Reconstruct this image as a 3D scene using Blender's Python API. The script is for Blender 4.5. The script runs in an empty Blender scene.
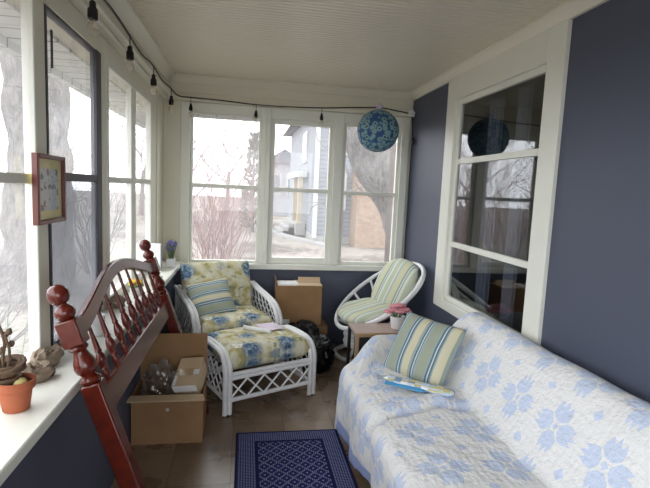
import bpy, math, random
from mathutils import Vector, Matrix, noise
from math import sin, cos, pi, radians as R
random.seed(7)
scn = bpy.context.scene
COL = scn.collection
# ------------------------------------------------------------------ helpers
def lin(c):
    c /= 255.0
    return c/12.92 if c <= .04045 else ((c+.055)/1.055)**2.4
def rgb(r, g, b): return (lin(r), lin(g), lin(b), 1)
def sst(a, b, x):
    t = min(1, max(0, (x-a)/(b-a))); return t*t*(3-2*t)
def lerp(a, b, t): return a+(b-a)*t
def nz(p, s=1, o=0): return noise.noise(Vector((p[0]*s+o, p[1]*s+o*1.7, p[2]*s-o)))

class N:                      # tiny expression language over shader math nodes
    def __init__(s, nt, sock): s.nt, s.s = nt, sock
    def op(s, kind, *a):
        n = s.nt.nodes.new('ShaderNodeMath'); n.operation = kind
        for i, v in enumerate((s,)+a):
            if isinstance(v, N): s.nt.links.new(v.s, n.inputs[i])
            else: n.inputs[i].default_value = v
        return N(s.nt, n.outputs[0])
    def __add__(s, o): return s.op('ADD', o)
    def __sub__(s, o): return s.op('SUBTRACT', o)
    def __mul__(s, o): return s.op('MULTIPLY', o)
    def __truediv__(s, o): return s.op('DIVIDE', o)
    def lt(s, o): return s.op('LESS_THAN', o)
    def gt(s, o): return s.op('GREATER_THAN', o)
    def mn(s, o): return s.op('MINIMUM', o)
    def mx(s, o): return s.op('MAXIMUM', o)
    def ab(s): return s.op('ABSOLUTE')
    def fr(s): return s.op('FRACT')
    def fl(s): return s.op('FLOOR')
    def inv(s): return s.op('MULTIPLY_ADD', -1.0, 1.0)

class Mat:
    def __init__(s, name, rough=.6, spec=.5, metal=0):
        s.m = bpy.data.materials.new(name); s.m.use_nodes = True
        s.nt = s.m.node_tree; s.b = s.nt.nodes['Principled BSDF']; s.out = s.nt.nodes['Material Output']
        s.b.inputs['Roughness'].default_value = rough
        s.b.inputs['Specular IOR Level'].default_value = spec
        s.b.inputs['Metallic'].default_value = metal
        s._tc = None
    def tc(s, which='Object'):
        if not s._tc: s._tc = s.nt.nodes.new('ShaderNodeTexCoord')
        return s._tc.outputs[which]
    def xyz(s, which='Object', v=None):
        n = s.nt.nodes.new('ShaderNodeSeparateXYZ'); s.nt.links.new(v or s.tc(which), n.inputs[0])
        return [N(s.nt, o) for o in n.outputs]
    def vec(s, x, y, z=0.0):
        n = s.nt.nodes.new('ShaderNodeCombineXYZ')
        for i, v in enumerate((x, y, z)):
            if isinstance(v, N): s.nt.links.new(v.s, n.inputs[i])
            else: n.inputs[i].default_value = v
        return n.outputs[0]
    def noise(s, scale, detail=3, which='Object', v=None, rough=.5):
        n = s.nt.nodes.new('ShaderNodeTexNoise'); n.inputs['Scale'].default_value = scale
        n.inputs['Detail'].default_value = detail; n.inputs['Roughness'].default_value = rough
        s.nt.links.new(v or s.tc(which), n.inputs['Vector']); return N(s.nt, n.outputs['Fac'])
    def voro(s, scale, which='Object', v=None, feature='F1', out='Distance', rnd=1):
        n = s.nt.nodes.new('ShaderNodeTexVoronoi'); n.inputs['Scale'].default_value = scale; n.feature = feature
        n.inputs['Randomness'].default_value = rnd
        s.nt.links.new(v or s.tc(which), n.inputs['Vector'])
        return N(s.nt, n.outputs[out]) if out == 'Distance' else n.outputs[out]
    def mix(s, f, a, b):
        n = s.nt.nodes.new('ShaderNodeMix'); n.data_type = 'RGBA'
        if isinstance(f, N): s.nt.links.new(f.s, n.inputs[0])
        else: n.inputs[0].default_value = f
        for i, v in ((6, a), (7, b)):
            if isinstance(v, tuple): n.inputs[i].default_value = v
            else: s.nt.links.new(v, n.inputs[i])
        return n.outputs[2]
    def ramp(s, f, stops, interp='LINEAR'):
        n = s.nt.nodes.new('ShaderNodeValToRGB'); n.color_ramp.interpolation = interp
        e = n.color_ramp.elements
        while len(e) < len(stops): e.new(.5)
        for k, (p, c) in zip(e, stops): k.position = p; k.color = c
        s.nt.links.new(f.s, n.inputs[0]); return n.outputs[0]
    def col(s, c):
        if isinstance(c, tuple): s.b.inputs['Base Color'].default_value = c
        else: s.nt.links.new(c, s.b.inputs['Base Color'])
        return s
    def rough(s, f): s.nt.links.new(f.s, s.b.inputs['Roughness']); return s
    def bump(s, h, strength=.3, dist=.01):
        n = s.nt.nodes.new('ShaderNodeBump'); n.inputs['Strength'].default_value = strength
        n.inputs['Distance'].default_value = dist
        s.nt.links.new(h.s, n.inputs['Height']); s.nt.links.new(n.outputs[0], s.b.inputs['Normal']); return s

def plain(name, c, rough=.6, spec=.5, var=.08, scale=6, bump=0, metal=0, bscale=60):
    m = Mat(name, rough, spec, metal)
    d = tuple(x*(1-var*2) for x in c[:3])+(1,)
    f = m.noise(scale, 4)
    m.col(m.mix(f, d, tuple(min(1, x*(1+var*.6)) for x in c[:3])+(1,)))
    if bump: m.bump(m.noise(bscale, 3), bump, .004)
    return m.m

WM = {}
class MB:
    def __init__(s): s.v, s.f, s.uv, s.xf, s.mi, s.cur = [], [], [], Matrix(), [], 0
    def add(s, vs, fs, uvs=None):
        o = len(s.v)
        s.v += [s.xf @ Vector(p) for p in vs]
        s.uv += uvs if uvs else [(p[0], p[1]) for p in vs]
        s.f += [tuple(i+o for i in f) for f in fs]; s.mi += [s.cur]*len(fs); return s
    def box(s, x0, x1, y0, y1, z0, z1, rot=None):
        vs = [(x, y, z) for z in (z0, z1) for y in (y0, y1) for x in (x0, x1)]
        if rot: vs = [rot @ Vector(p) for p in vs]
        return s.add(vs, [(0, 2, 3, 1), (4, 5, 7, 6), (0, 1, 5, 4), (2, 6, 7, 3), (0, 4, 6, 2), (1, 3, 7, 5)])
    def tube(s, pts, r, seg=8, closed=False):
        pts = [Vector(p) for p in pts]; n = len(pts)
        rs = r if isinstance(r, (list, tuple)) else [r]*n
        up = None; rings = []; L = 0
        for i, p in enumerate(pts):
            a = pts[i-1] if (i or closed) else pts[i]; b = pts[(i+1) % n] if (i < n-1 or closed) else pts[i]
            t = (b-a).normalized() if (b-a).length > 1e-9 else Vector((0, 0, 1))
            if up is None: up = t.orthogonal().normalized()
            up = (up-t*up.dot(t)); up = up.normalized() if up.length > 1e-6 else t.orthogonal().normalized()
            w = t.cross(up)
            if i: L += (p-pts[i-1]).length
            rings.append(([p+(up*cos(2*pi*k/seg)+w*sin(2*pi*k/seg))*rs[i] for k in range(seg)], L))
        vs, uv, fs = [], [], []
        for rg, l in rings:
            vs += rg; uv += [(k/seg*.1, l) for k in range(seg)]
        m = n if closed else n-1
        for i in range(m):
            for k in range(seg):
                j = (i+1) % n
                fs.append((i*seg+k, i*seg+(k+1) % seg, j*seg+(k+1) % seg, j*seg+k))
        if not closed: fs += [tuple(reversed(range(seg))), tuple((n-1)*seg+k for k in range(seg))]
        return s.add(vs, fs, uv)
    def lathe(s, prof, seg=24, xf=None, capped=True):
        vs, uv, fs = [], [], []
        xf = xf or Matrix()
        for r, z in prof:
            for k in range(seg):
                vs.append(xf @ Vector((r*cos(2*pi*k/seg), r*sin(2*pi*k/seg), z))); uv.append((k/seg, z))
        for i in range(len(prof)-1):
            for k in range(seg):
                fs.append((i*seg+k, i*seg+(k+1) % seg, (i+1)*seg+(k+1) % seg, (i+1)*seg+k))
        if capped:
            fs += [tuple(reversed(range(seg))), tuple((len(prof)-1)*seg+k for k in range(seg))]
        return s.add(vs, fs, uv)
    def grid(s, fn, nu, nv, uvf=None, wrap=False):
        vs, uv, fs = [], [], []
        for j in range(nv+1):
            for i in range(nu+1):
                a, b = i/nu, j/nv
                vs.append(fn(a, b)); uv.append(uvf(a, b) if uvf else (a, b))
        for j in range(nv):
            for i in range(nu):
                q = j*(nu+1)+i; fs.append((q, q+1, q+nu+2, q+nu+1))
        return s.add(vs, fs, uv)
    def blob(s, c, rad, amp=.2, sc=3, seed=0, nu=32, nv=20, amp2=0, sc2=12, flat=None):
        def fn(a, b):
            th, ph = a*2*pi, b*pi
            d = Vector((cos(th)*sin(ph), sin(th)*sin(ph), -cos(ph)))
            k = 1+amp*nz(d, sc, seed)+amp2*nz(d, sc2, seed+5)
            p = Vector((c[0]+d.x*rad[0]*k, c[1]+d.y*rad[1]*k, c[2]+d.z*rad[2]*k))
            if flat is not None: p.z = max(p.z, flat)
            return p
        return s.grid(fn, nu, nv)
    def pillow(s, w, h, t, xf=Matrix(), n=26, p=2.6, pinch=.10, wr=.006, seed=0):
        for sg in (1, -1):
            def fn(a, b):
                u, v = a*2-1, b*2-1
                k = ((1-abs(u)**p)*(1-abs(v)**p))
                z = sg*t/2*max(0, k)**.55
                q = 1-pinch*(u*u*v*v*0+ (1-abs(u*v)) * (abs(u)**3 if abs(u) > abs(v) else abs(v)**3))*.5
                x, y = u*w/2*q, v*h/2*q
                z += wr*nz((x, y, sg), 14, seed)*max(0, k)**.3
                return xf @ Vector((x, y, z))
            s.grid((lambda a, b: fn(a, b)) if sg > 0 else (lambda a, b: fn(1-a, b)), n, n,
                   lambda a, b, g=sg: ((a-.5)*w*(1 if g > 0 else -1), (b-.5)*h))
        return s
    def rbox(s, w, d, h, r, xf=Matrix(), n=18, crown=0, wr=.004, seed=0):
        # soft cushion: rounded slab w x d x h, bulged top; UV in metres unrolled over the sides
        for sg in (1, -1):
            def fn(a, b):
                u, v = (a*2-1)*sg, b*2-1
                # edge parameter: outer 25% of grid wraps round the side
                def ax(t, L):
                    k = .72
                    if abs(t) <= k: return t/k*(L/2-r), 0
                    q = (abs(t)-k)/(1-k)*pi/2
                    return math.copysign(L/2-r+r*sin(q), t), 1-cos(q)
                x, ex = ax(u, w); y, ey = ax(v, d)
                e = min(1, math.hypot(ex, ey))
                z = sg*(h/2-(h/2)*e)
                z += sg*crown*(1-(2*x/w)**2)*(1-(2*y/d)**2)*(1 if sg > 0 else .2)
                z += wr*nz((x, y, z), 11, seed)*(1-e)
                return xf @ Vector((x, y, z))
            s.grid(fn, n, n, lambda a, b, g=sg: ((a-.5)*g*(w+h), (b-.5)*(d+h)))
        return s
    def build(s, name, mat, parent=None, local=False, bevel=0, solid=0, sub=0, angle=40, weld=False):
        vs = s.v
        if parent is not None:
            if not local:
                inv = WM[parent].inverted(); vs = [inv @ p for p in vs]
            org = Vector()
        else:
            lo = [min(p[i] for p in vs) for i in range(3)]; hi = [max(p[i] for p in vs) for i in range(3)]
            org = Vector(((lo[0]+hi[0])/2, (lo[1]+hi[1])/2, lo[2])); vs = [p-org for p in vs]
        me = bpy.data.meshes.new(name); me.from_pydata([tuple(p) for p in vs], [], s.f)
        ul = me.uv_layers.new(name='UVMap')
        li = [0]*len(me.loops); me.loops.foreach_get('vertex_index', li)
        flat = []
        for i in li: flat += s.uv[i]
        ul.data.foreach_set('uv', flat)
        for m in (mat if isinstance(mat, list) else [mat]): me.materials.append(m)
        if isinstance(mat, list): me.polygons.foreach_set('material_index', s.mi)
        me.validate(); me.update(); me.shade_smooth()
        try: me.set_sharp_from_angle(angle=R(angle))
        except Exception: pass
        o = bpy.data.objects.new(name, me); COL.objects.link(o)
        if parent is not None: o.parent = parent; WM[o] = WM[parent].copy()
        else: o.location = org; WM[o] = Matrix.Translation(org)
        if weld:
            q = o.modifiers.new('weld', 'WELD'); q.merge_threshold = .0006
        if bevel:
            q = o.modifiers.new('bevel', 'BEVEL'); q.width = bevel; q.segments = 2; q.limit_method = 'ANGLE'; q.angle_limit = R(40)
        if solid:
            q = o.modifiers.new('solid', 'SOLIDIFY'); q.thickness = solid; q.offset = 0
        if sub:
            q = o.modifiers.new('sub', 'SUBSURF'); q.levels = sub; q.render_levels = sub
        return o
def tag(o, label=None, cat=None, group=None, kind=None):
    if label: o['label'] = label
    if cat: o['category'] = cat
    if group: o['group'] = group
    if kind: o['kind'] = kind
    return o
def thing(name, label, cat, loc=(0, 0, 0), rz=0, group=None, kind=None):
    o = bpy.data.objects.new(name, None); COL.objects.link(o); o.empty_display_size = .1
    o.location = loc; o.rotation_euler = (0, 0, rz)
    WM[o] = Matrix.Translation(loc) @ Matrix.Rotation(rz, 4, 'Z')
    return tag(o, label, cat, group, kind)
def struct(name, mb, mat, label=None, cat=None, **k):
    o = mb.build(name, mat, **k); o['kind'] = 'structure'
    return tag(o, label, cat)
def arc(c, r, a0, a1, n, ax=Vector((1, 0, 0)), ay=Vector((0, 0, 1))):
    return [Vector(c)+ax*r*cos(lerp(a0, a1, i/n))+ay*r*sin(lerp(a0, a1, i/n)) for i in range(n+1)]
def smooth(pts, n=6):         # Catmull-Rom through points
    P = [Vector(p) for p in pts]; out = []
    for i in range(len(P)-1):
        a, b, c, d = P[max(i-1, 0)], P[i], P[i+1], P[min(i+2, len(P)-1)]
        for k in range(n):
            t = k/n
            out.append(.5*((2*b)+(c-a)*t+(2*a-5*b+4*c-d)*t*t+(3*b-a-3*c+d)*t**3))
    return out+[P[-1]]
def basis(o, x, y, z):
    m = Matrix((x, y, z)).transposed().to_4x4(); m.translation = Vector(o); return m

# ------------------------------------------------------------------ camera
yaw, pit, rol, F = .167, .1123, .045, 474.83
fw = Vector((sin(yaw)*cos(pit), cos(yaw)*cos(pit), -sin(pit)))
r_ = Vector((cos(yaw), -sin(yaw), 0)); u_ = r_.cross(fw)
r2 = cos(rol)*r_+sin(rol)*u_; u2 = -sin(rol)*r_+cos(rol)*u_
cam = bpy.data.cameras.new('camera'); co = bpy.data.objects.new('camera', cam); COL.objects.link(co)
co.matrix_world = basis((.7287, 0, 1.45), r2, u2, -fw)
cam.sensor_width = 36; cam.lens = F/650*36; cam.clip_start = .02; cam.clip_end = 500
scn.camera = co
vs = scn.view_settings
vs.view_transform = 'Standard'; vs.look = 'None'; vs.gamma = 1; vs.use_curve_mapping = False
vs.exposure = 0.92
scn.cycles.max_bounces = 12; scn.cycles.diffuse_bounces = 7; scn.cycles.transparent_max_bounces = 24
scn.cycles.glossy_bounces = 4; scn.cycles.caustics_reflective = False; scn.cycles.caustics_refractive = False
w = bpy.data.worlds.new('overcast_sky'); scn.world = w; w.use_nodes = True
SKY = 3.0
bg = w.node_tree.nodes['Background']; bg.inputs[1].default_value = SKY
bg.inputs[0].default_value = (.92, .96, 1.0, 1)

# ------------------------------------------------------------------ materials
W, D, ZC = 2.23, 4.33, 2.37
cream = plain('cream_paint', rgb(222, 218, 202), .4, .4, .03, 3)
cream_ceiling = plain('cream_ceiling_paint', rgb(222, 215, 197), .35, .5, .03, 2)
white_paint = plain('white_window_paint', rgb(226, 226, 216), .4, .4, .04, 5)
blue_wall = plain('slate_blue_paint', rgb(76, 81, 98), .5, .4, .05, 1.5, .12, 0, 90)
dark_frame = plain('dark_metal_frame', rgb(70, 68, 76), .5)
# floor tiles
m = Mat('vinyl_floor_tile', .28, .5)
x, y, z = m.xyz()
TL = .305
fx, fy = (x/TL+.37).fr(), (y/TL+.12).fr()
line = fx.lt(.014).mx(fy.lt(.014))
cell = m.vec((x/TL+.37).fl(), (y/TL+.12).fl(), 0.0)
wn = m.nt.nodes.new('ShaderNodeTexWhiteNoise'); m.nt.links.new(cell, wn.inputs['Vector'])
n1 = m.noise(4.5, 6); n2 = m.noise(45, 3)
f = n1*.7+n2*.2+N(m.nt, wn.outputs['Value'])*.22
tc = m.ramp(f, [(.3, rgb(90, 72, 56)), (.55, rgb(120, 100, 82)), (.8, rgb(146, 126, 106))])
m.col(m.mix(line*.7, tc, rgb(58, 48, 40))); m.rough(n1*.35+.12)
m.bump(line.inv()+n2*.12, .25, .003)
floor_mat = m.m
def wood(name, a, b, rough=.25, axis=2, sc=14, spec=.5):
    m = Mat(name, rough, spec); x, y, z = m.xyz()
    q = [x*sc, y*sc, z*sc]; q[axis] = q[axis]*.12
    f = m.noise(1.6, 4, v=m.vec(*q))
    m.col(m.mix(f, a, b)); return m.m
cherry = wood('cherry_stained_wood', rgb(56, 16, 9), rgb(104, 33, 19), .2, 1)
oak = wood('light_oak_edge', rgb(150, 122, 88), rgb(182, 150, 112), .4, 0)
table_top_mat = wood('grey_brown_table_top', rgb(150, 122, 112), rgb(186, 160, 150), .4, 0, 20)
table_dark = plain('black_table_side', rgb(26, 24, 26), .5)
rattan = plain('white_painted_rattan', rgb(226, 226, 228), .35, .5, .05, 18, .15, 0, 120)
cardboard = Mat('brown_cardboard', .8, .2)
cx_, cy_, cz_ = cardboard.xyz()
cardboard.col(cardboard.mix(cardboard.noise(5, 4), rgb(126, 96, 66), rgb(158, 124, 90)))
cardboard = cardboard.m
cardboard_pale = plain('pale_inner_cardboard', rgb(198, 174, 144), .8, .2, .06)
paper = plain('white_paper', rgb(228, 228, 226), .6, .3, .03)
white_glaze = plain('white_ceramic', rgb(232, 232, 232), .2, .5, .02)
terracotta = plain('terracotta', rgb(170, 98, 70), .8, .2, .1, 14)
soil = plain('potting_soil', rgb(60, 46, 36), .95, .1, .2, 40, .6)
leafy = plain('green_leaf', rgb(96, 122, 74), .5, .3, .2, 30)
twig = plain('dry_twig', rgb(104, 84, 68), .85, .2, .2, 40)
black_rubber = plain('black_rubber', rgb(24, 24, 26), .45, .4)
bag_black = plain('black_plastic_film', rgb(14, 14, 16), .3, .4, .1, 8, .5, 0, 22)
stone = plain('grey_brown_shell', rgb(150, 134, 116), .8, .3, .25, 22, .7, 0, 50)
# glass ----------------------------------------------------------------
def glass(name, veil=.035, refl=1.0, tint=(1, 1, 1, 1), veil_col=(1, 1, 1, 1), ior=1.45):
    m = Mat(name); nt = m.nt; nt.nodes.remove(m.b)
    tr = nt.nodes.new('ShaderNodeBsdfTransparent'); tr.inputs[0].default_value = tint
    gl = nt.nodes.new('ShaderNodeBsdfGlossy'); gl.inputs['Roughness'].default_value = .02
    fr = nt.nodes.new('ShaderNodeFresnel'); fr.inputs[0].default_value = ior
    ge = nt.nodes.new('ShaderNodeNewGeometry'); mu = N(nt, fr.outputs[0])*refl*N(nt, ge.outputs['Backfacing']).inv()
    mx = nt.nodes.new('ShaderNodeMixShader'); nt.links.new(mu.s, mx.inputs[0])
    nt.links.new(tr.outputs[0], mx.inputs[1]); nt.links.new(gl.outputs[0], mx.inputs[2])
    tl = nt.nodes.new('ShaderNodeBsdfTranslucent'); tl.inputs[0].default_value = veil_col
    m2 = nt.nodes.new('ShaderNodeMixShader'); f = m.noise(2.5, 4)*veil*2
    nt.links.new(f.s, m2.inputs[0]); nt.links.new(mx.outputs[0], m2.inputs[1]); nt.links.new(tl.outputs[0], m2.inputs[2])
    nt.links.new(m2.outputs[0], m.out.inputs[0]); return m.m
pane_glass = glass('dusty_hazed_window_glass', .06)  # white veil for dirt, raised to imitate the washed-out haze outdoors
house_glass = glass('storm_window_glass', .02, 2.0, (.75, .78, .82, 1))
clear_glass = glass('clear_bulb_glass', .16, 1.6, (.95, .93, .88, 1))
pic_glass = glass('picture_glass', .0, 1.0)
mesh_screen = glass('grey_insect_screen', .06, 0.0, (.58, .585, .60, 1), (.8, .8, .82, 1))
clear_film = glass('clear_plastic_film', .34, 2.2, (.9, .92, .95, 1))
# fabrics --------------------------------------------------------------
def stripes(name, stops, period, axis=0, off=10.03):
    m = Mat(name, .85, .2); u, v, _ = m.xyz('UV')
    t = ((u if axis == 0 else v)/period+off).fr()
    c = m.ramp(t, stops, 'CONSTANT')
    wv = m.noise(160, 2, 'UV')
    m.col(m.mix(wv*.28, c, rgb(150, 150, 140))); m.bump(m.noise(260, 2, 'UV'), .25, .003); return m.m
SAGE, TEAL, WHT, YEL, LBL = rgb(158, 165, 146), rgb(80, 114, 134), rgb(224, 227, 222), rgb(212, 205, 176), rgb(152, 172, 176)
stops = [(0, SAGE), (.14, LBL), (.18, TEAL), (.24, WHT), (.27, TEAL), (.33, LBL), (.37, YEL), (.60, SAGE), (.64, LBL), (.68, TEAL), (.74, WHT), (.77, TEAL), (.80, LBL), (.86, SAGE)]
stripe_sofa = stripes('striped_pillow_fabric', stops, .195, 0, 10.64)
stripe_h = stripes('striped_chair_pillow_fabric', stops, .17, 1, 10.6)
stripe_pale = stripes('pale_striped_cushion_fabric', [(0, rgb(196, 204, 180)), (.22, rgb(226, 228, 214)), (.34, rgb(136, 160, 164)), (.39, rgb(224, 228, 220)), (.44, rgb(150, 172, 160)), (.52, rgb(216, 212, 178)), (.78, rgb(200, 208, 190)), (.86, rgb(140, 164, 160)), (.9, rgb(222, 226, 214))], .20)
m = Mat('floral_fabric', .85, .2)
uvv = m.tc('UV')
wn1 = m.noise(7, 3, 'UV'); wn2 = m.noise(9, 3, 'UV', rough=.6)
u, v, _ = m.xyz('UV')
wu, wvv = u+wn1*.09, v+wn2*.09
wv_ = m.vec(wu, wvv, 0.0)
vd = m.voro(5.2, v=wv_); cc = m.voro(5.2, v=wv_, out='Color')
sep = m.nt.nodes.new('ShaderNodeSeparateColor'); m.nt.links.new(cc, sep.inputs[0]); rc = N(m.nt, sep.outputs[0]); gc = N(m.nt, sep.outputs[1])
det = m.noise(34, 4, 'UV', rough=.65)
base = m.ramp(m.noise(11, 4, 'UV'), [(.34, rgb(216, 214, 200)), (.5, rgb(206, 200, 170)), (.6, rgb(186, 174, 122)), (.72, rgb(140, 140, 100))])
leaf = (m.noise(15, 3, 'UV', rough=.6)).gt(.60)
base = m.mix(leaf*.7, base, rgb(112, 128, 98))
fl = m.ramp(det, [(.34, rgb(50, 72, 100)), (.5, rgb(96, 120, 146)), (.6, rgb(160, 178, 190)), (.7, rgb(214, 218, 214))])
wf = m.ramp(det, [(.4, rgb(160, 160, 128)), (.52, rgb(226, 226, 216)), (.7, rgb(240, 240, 236))])
isf = vd.lt(.56)*(rc.gt(.34)); isw = vd.lt(.48)*(rc.lt(.24))
m.col(m.mix(isf*((vd*-1.0+.58)*5.0+det*.6-.3).mn(1.0).mx(0.0), m.mix(isw, base, wf), fl))
m.bump(m.noise(200, 2, 'UV'), .2, .003)
floral = m.m
# quilt ----------------------------------------------------------------
m = Mat('tulip_patchwork_quilt', .85, .2)
u, v, _ = m.xyz('UV')
wob = m.noise(9, 2, 'UV')*.02-.01
u, v = u+wob, v+wob
B = .262
def cellc(a): return ((a/B+20.5).fr()-.5)*B
def tulip(x, y):
    ax_, ay_ = x.ab(), y.ab()
    a, b = ax_.mx(ay_), ax_.mn(ay_)
    wid = ((a-.012)*1.25).mn(.041)
    crown = ((b/.0274+.5).fr()-.5).ab()*-.062+.118-b*.35
    return a.gt(.022)*b.lt(wid)*a.lt(crown)
tu = tulip(cellc(u), cellc(v))
x2, y2 = cellc(u+B/2), cellc(v+B/2)
dia = (x2.ab()+y2.ab()).lt(.024)
dia0 = (cellc(u).ab()+cellc(v).ab()).lt(.016)
pat = tu.mx(dia).mx(dia0)
qm = m.noise(11, 5, 'UV', rough=.65); ql = m.noise(26, 3, 'UV'); pr = m.noise(90, 2, 'UV')
whitec = m.mix(pr, rgb(220, 220, 223), rgb(236, 235, 233))
bluec = m.mix(pr, rgb(186, 199, 226), rgb(206, 216, 235))
hem = v.lt(.075)
m.col(m.mix(hem, m.mix(pat*.9, whitec, bluec), rgb(158, 172, 214)))
gl_ = ((u/.030).fr()-.5).ab()*((v/.030).fr()-.5).ab()
m.bump(ql*1.0+pr*.1+gl_*.9+(qm-.5).ab()*-2.2, .6, .014)
quilt_mat = m.m
# rug ------------------------------------------------------------------
m = Mat('navy_lattice_rug', .95, .1)
u, v, _ = m.xyz('UV')
RW, RL = .602, .90
du, dv = (u-RW/2).ab()*-1.0+RW/2, (v-RL/2).ab()*-1.0+RL/2
ed = du.mn(dv)
P_ = .072
p1, p2 = ((u+v)/P_).fr(), ((u-v)/P_+20.0).fr()
dots = ((u/.010).fr().gt(.35))*((v/.010).fr().gt(.35))
lat = (p1.lt(.2)).mx(p2.lt(.2))*dots
mid = ((p1-.6).ab()+(p2-.6).ab()).lt(.12)
bor = ((u/.013).fr().gt(.38))*((v/.013).fr().gt(.38))
navy = m.mix(m.noise(120, 2, 'UV'), rgb(24, 26, 66), rgb(42, 46, 96))
cen = m.mix(lat.mx(mid)*.85, navy, rgb(150, 152, 182))
brd = m.mix(bor*.75, navy, rgb(134, 140, 172))
inb = ed.gt(.112); edge = (ed.lt(.012)).mx(ed.gt(.104)*ed.lt(.122))
c = m.mix(inb, brd, cen); c = m.mix(edge, c, rgb(26, 28, 66))
m.col(c); m.bump(m.noise(240, 2, 'UV'), .5, .004)
rug_mat = m.m
# globe ----------------------------------------------------------------
m = Mat('blue_papier_mache', .6, .3)
vd = m.voro(25, rnd=.7); nn_ = m.noise(20, 4)
c = m.mix(nn_, rgb(36, 72, 112), rgb(92, 132, 156))
c = m.mix((vd.lt(.50))*.8, c, rgb(132, 164, 164))
c = m.mix(vd.gt(.62)*.7, c, rgb(30, 66, 118))
c = m.mix(vd.lt(.20), c, rgb(14, 26, 44))
m.col(c); m.bump(vd.lt(.42)+nn_*.4, .4, .008)
globe_mat = m.m

# ------------------------------------------------------------------ setting
YB = -1.7                    # the porch runs on behind the camera
b = MB().box(-.15, W+.12, YB-.1, D+.15, -.06, 0); struct('floor', b, floor_mat)
# ribbed beadboard ceiling (ribs across the porch)
b = MB(); prof = []; yy = YB-.1
while yy < D+.12:
    prof += [(yy, ZC), (yy+.030, ZC), (yy+.033, ZC+.005), (yy+.037, ZC+.005)]; yy += .040
vs_, fs_ = [], []
for q, (py, pz) in enumerate(prof): vs_ += [(-.15, py, pz), (W+.12, py, pz)]
for q in range(len(prof)-1): fs_.append((2*q, 2*q+2, 2*q+3, 2*q+1))
b.add(vs_, fs_); b.box(-.15, W+.12, YB-.1, D+.15, ZC+.02, ZC+.10)
struct('ceiling', b, cream_ceiling)
# left wall: knee wall in blue, sill, posts, frieze
b = MB().box(-.13, .125, YB, D, 0, .735); struct('wall_left', b, blue_wall)
b = MB().box(-.10, .186, YB, 4.30, .735, .772); struct('trim_1', b, white_paint, bevel=.006)     # deep sill
b = MB().box(-.13, .0, YB, D, 2.075, ZC); b.box(0, .035, YB, D, 2.235, ZC)
b.box(-.04, .0, 3.86, D+.1, .772, 2.075); b.box(0, .012, 4.05, 4.33, .772, 2.2)
struct('wall_left', b, cream)
b = MB().box(0, .085, YB, D, 2.185, 2.235); b.box(0, .05, YB, D, 2.16, 2.185)
struct('trim_2', b, cream, bevel=.008)
def crown(p0, p1, n, size=.06):
    b = MB(); pts = [(0, 0), (.018, 0), (.03, .02), (size*.8, size*.75), (size, size*.8), (size, size+.005), (0, size+.005)]
    vs, fs = [], []
    for e in (p0, p1):
        for (a, h) in pts: vs.append((e[0]+n[0]*a, e[1]+n[1]*a, ZC-size+h))
    k = len(pts)
    for i in range(k): fs.append((i, (i+1) % k, k+(i+1) % k, k+i))
    return b.add(vs, fs)
struct('trim_3', crown((.035, YB), (.035, D), (1, 0), .075), cream)
# back wall
b = MB().box(-.1, W+.1, D, D+.12, 0, .735); struct('wall_back', b, blue_wall)
b = MB().box(-.1, .165, D, D+.10, .735, ZC); b.box(.165, W+.1, D, D+.10, 2.14, ZC); b.box(2.19, W+.1, D, D+.10, .735, 2.14)
struct('wall_back', b, cream)
b = MB().box(.125, W, 4.265, D+.02, .715, .762); struct('trim_4', b, white_paint, bevel=.006)     # back sill
b = MB().box(0, W, 4.27, D, 2.155, 2.19); b.box(0, W, 4.30, D, 2.19, 2.225); struct('trim_5', b, cream, bevel=.006)
struct('trim_6', crown((0, D), (W, D), (0, -1), .06), cream)
# right wall, with the house window opening
Y0, Y1, Z0, Z1 = 2.26, 3.33, .68, 2.14
b = MB(); b.box(W, W+.1, YB, Y0, 0, ZC); b.box(W, W+.1, Y1, D+.1, 0, ZC)
b.box(W, W+.1, Y0, Y1, 0, Z0); b.box(W, W+.1, Y0, Y1, Z1, ZC)
struct('wall_right', b, blue_wall)
struct('trim_7', crown((W, YB), (W, D), (-1, 0), .062), cream)
b = MB().box(W-.014, W, YB, 2.05, 0, .11); b.box(W-.014, W, 3.5, D, 0, .11); struct('baseboard_right', b, cream, bevel=.004)
# far end of the porch, behind the camera: unseen cream wall, its opening widened to add daylight
b = MB(); b.box(-.1, W+.1, YB-.1, YB, 0, .5); b.box(-.1, W+.1, YB-.1, YB, 2.25, ZC)
b.box(-.1, .1, YB-.1, YB, .5, 2.25); b.box(2.13, W+.1, YB-.1, YB, .5, 2.25)
struct('wall_front', b, cream)

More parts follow.
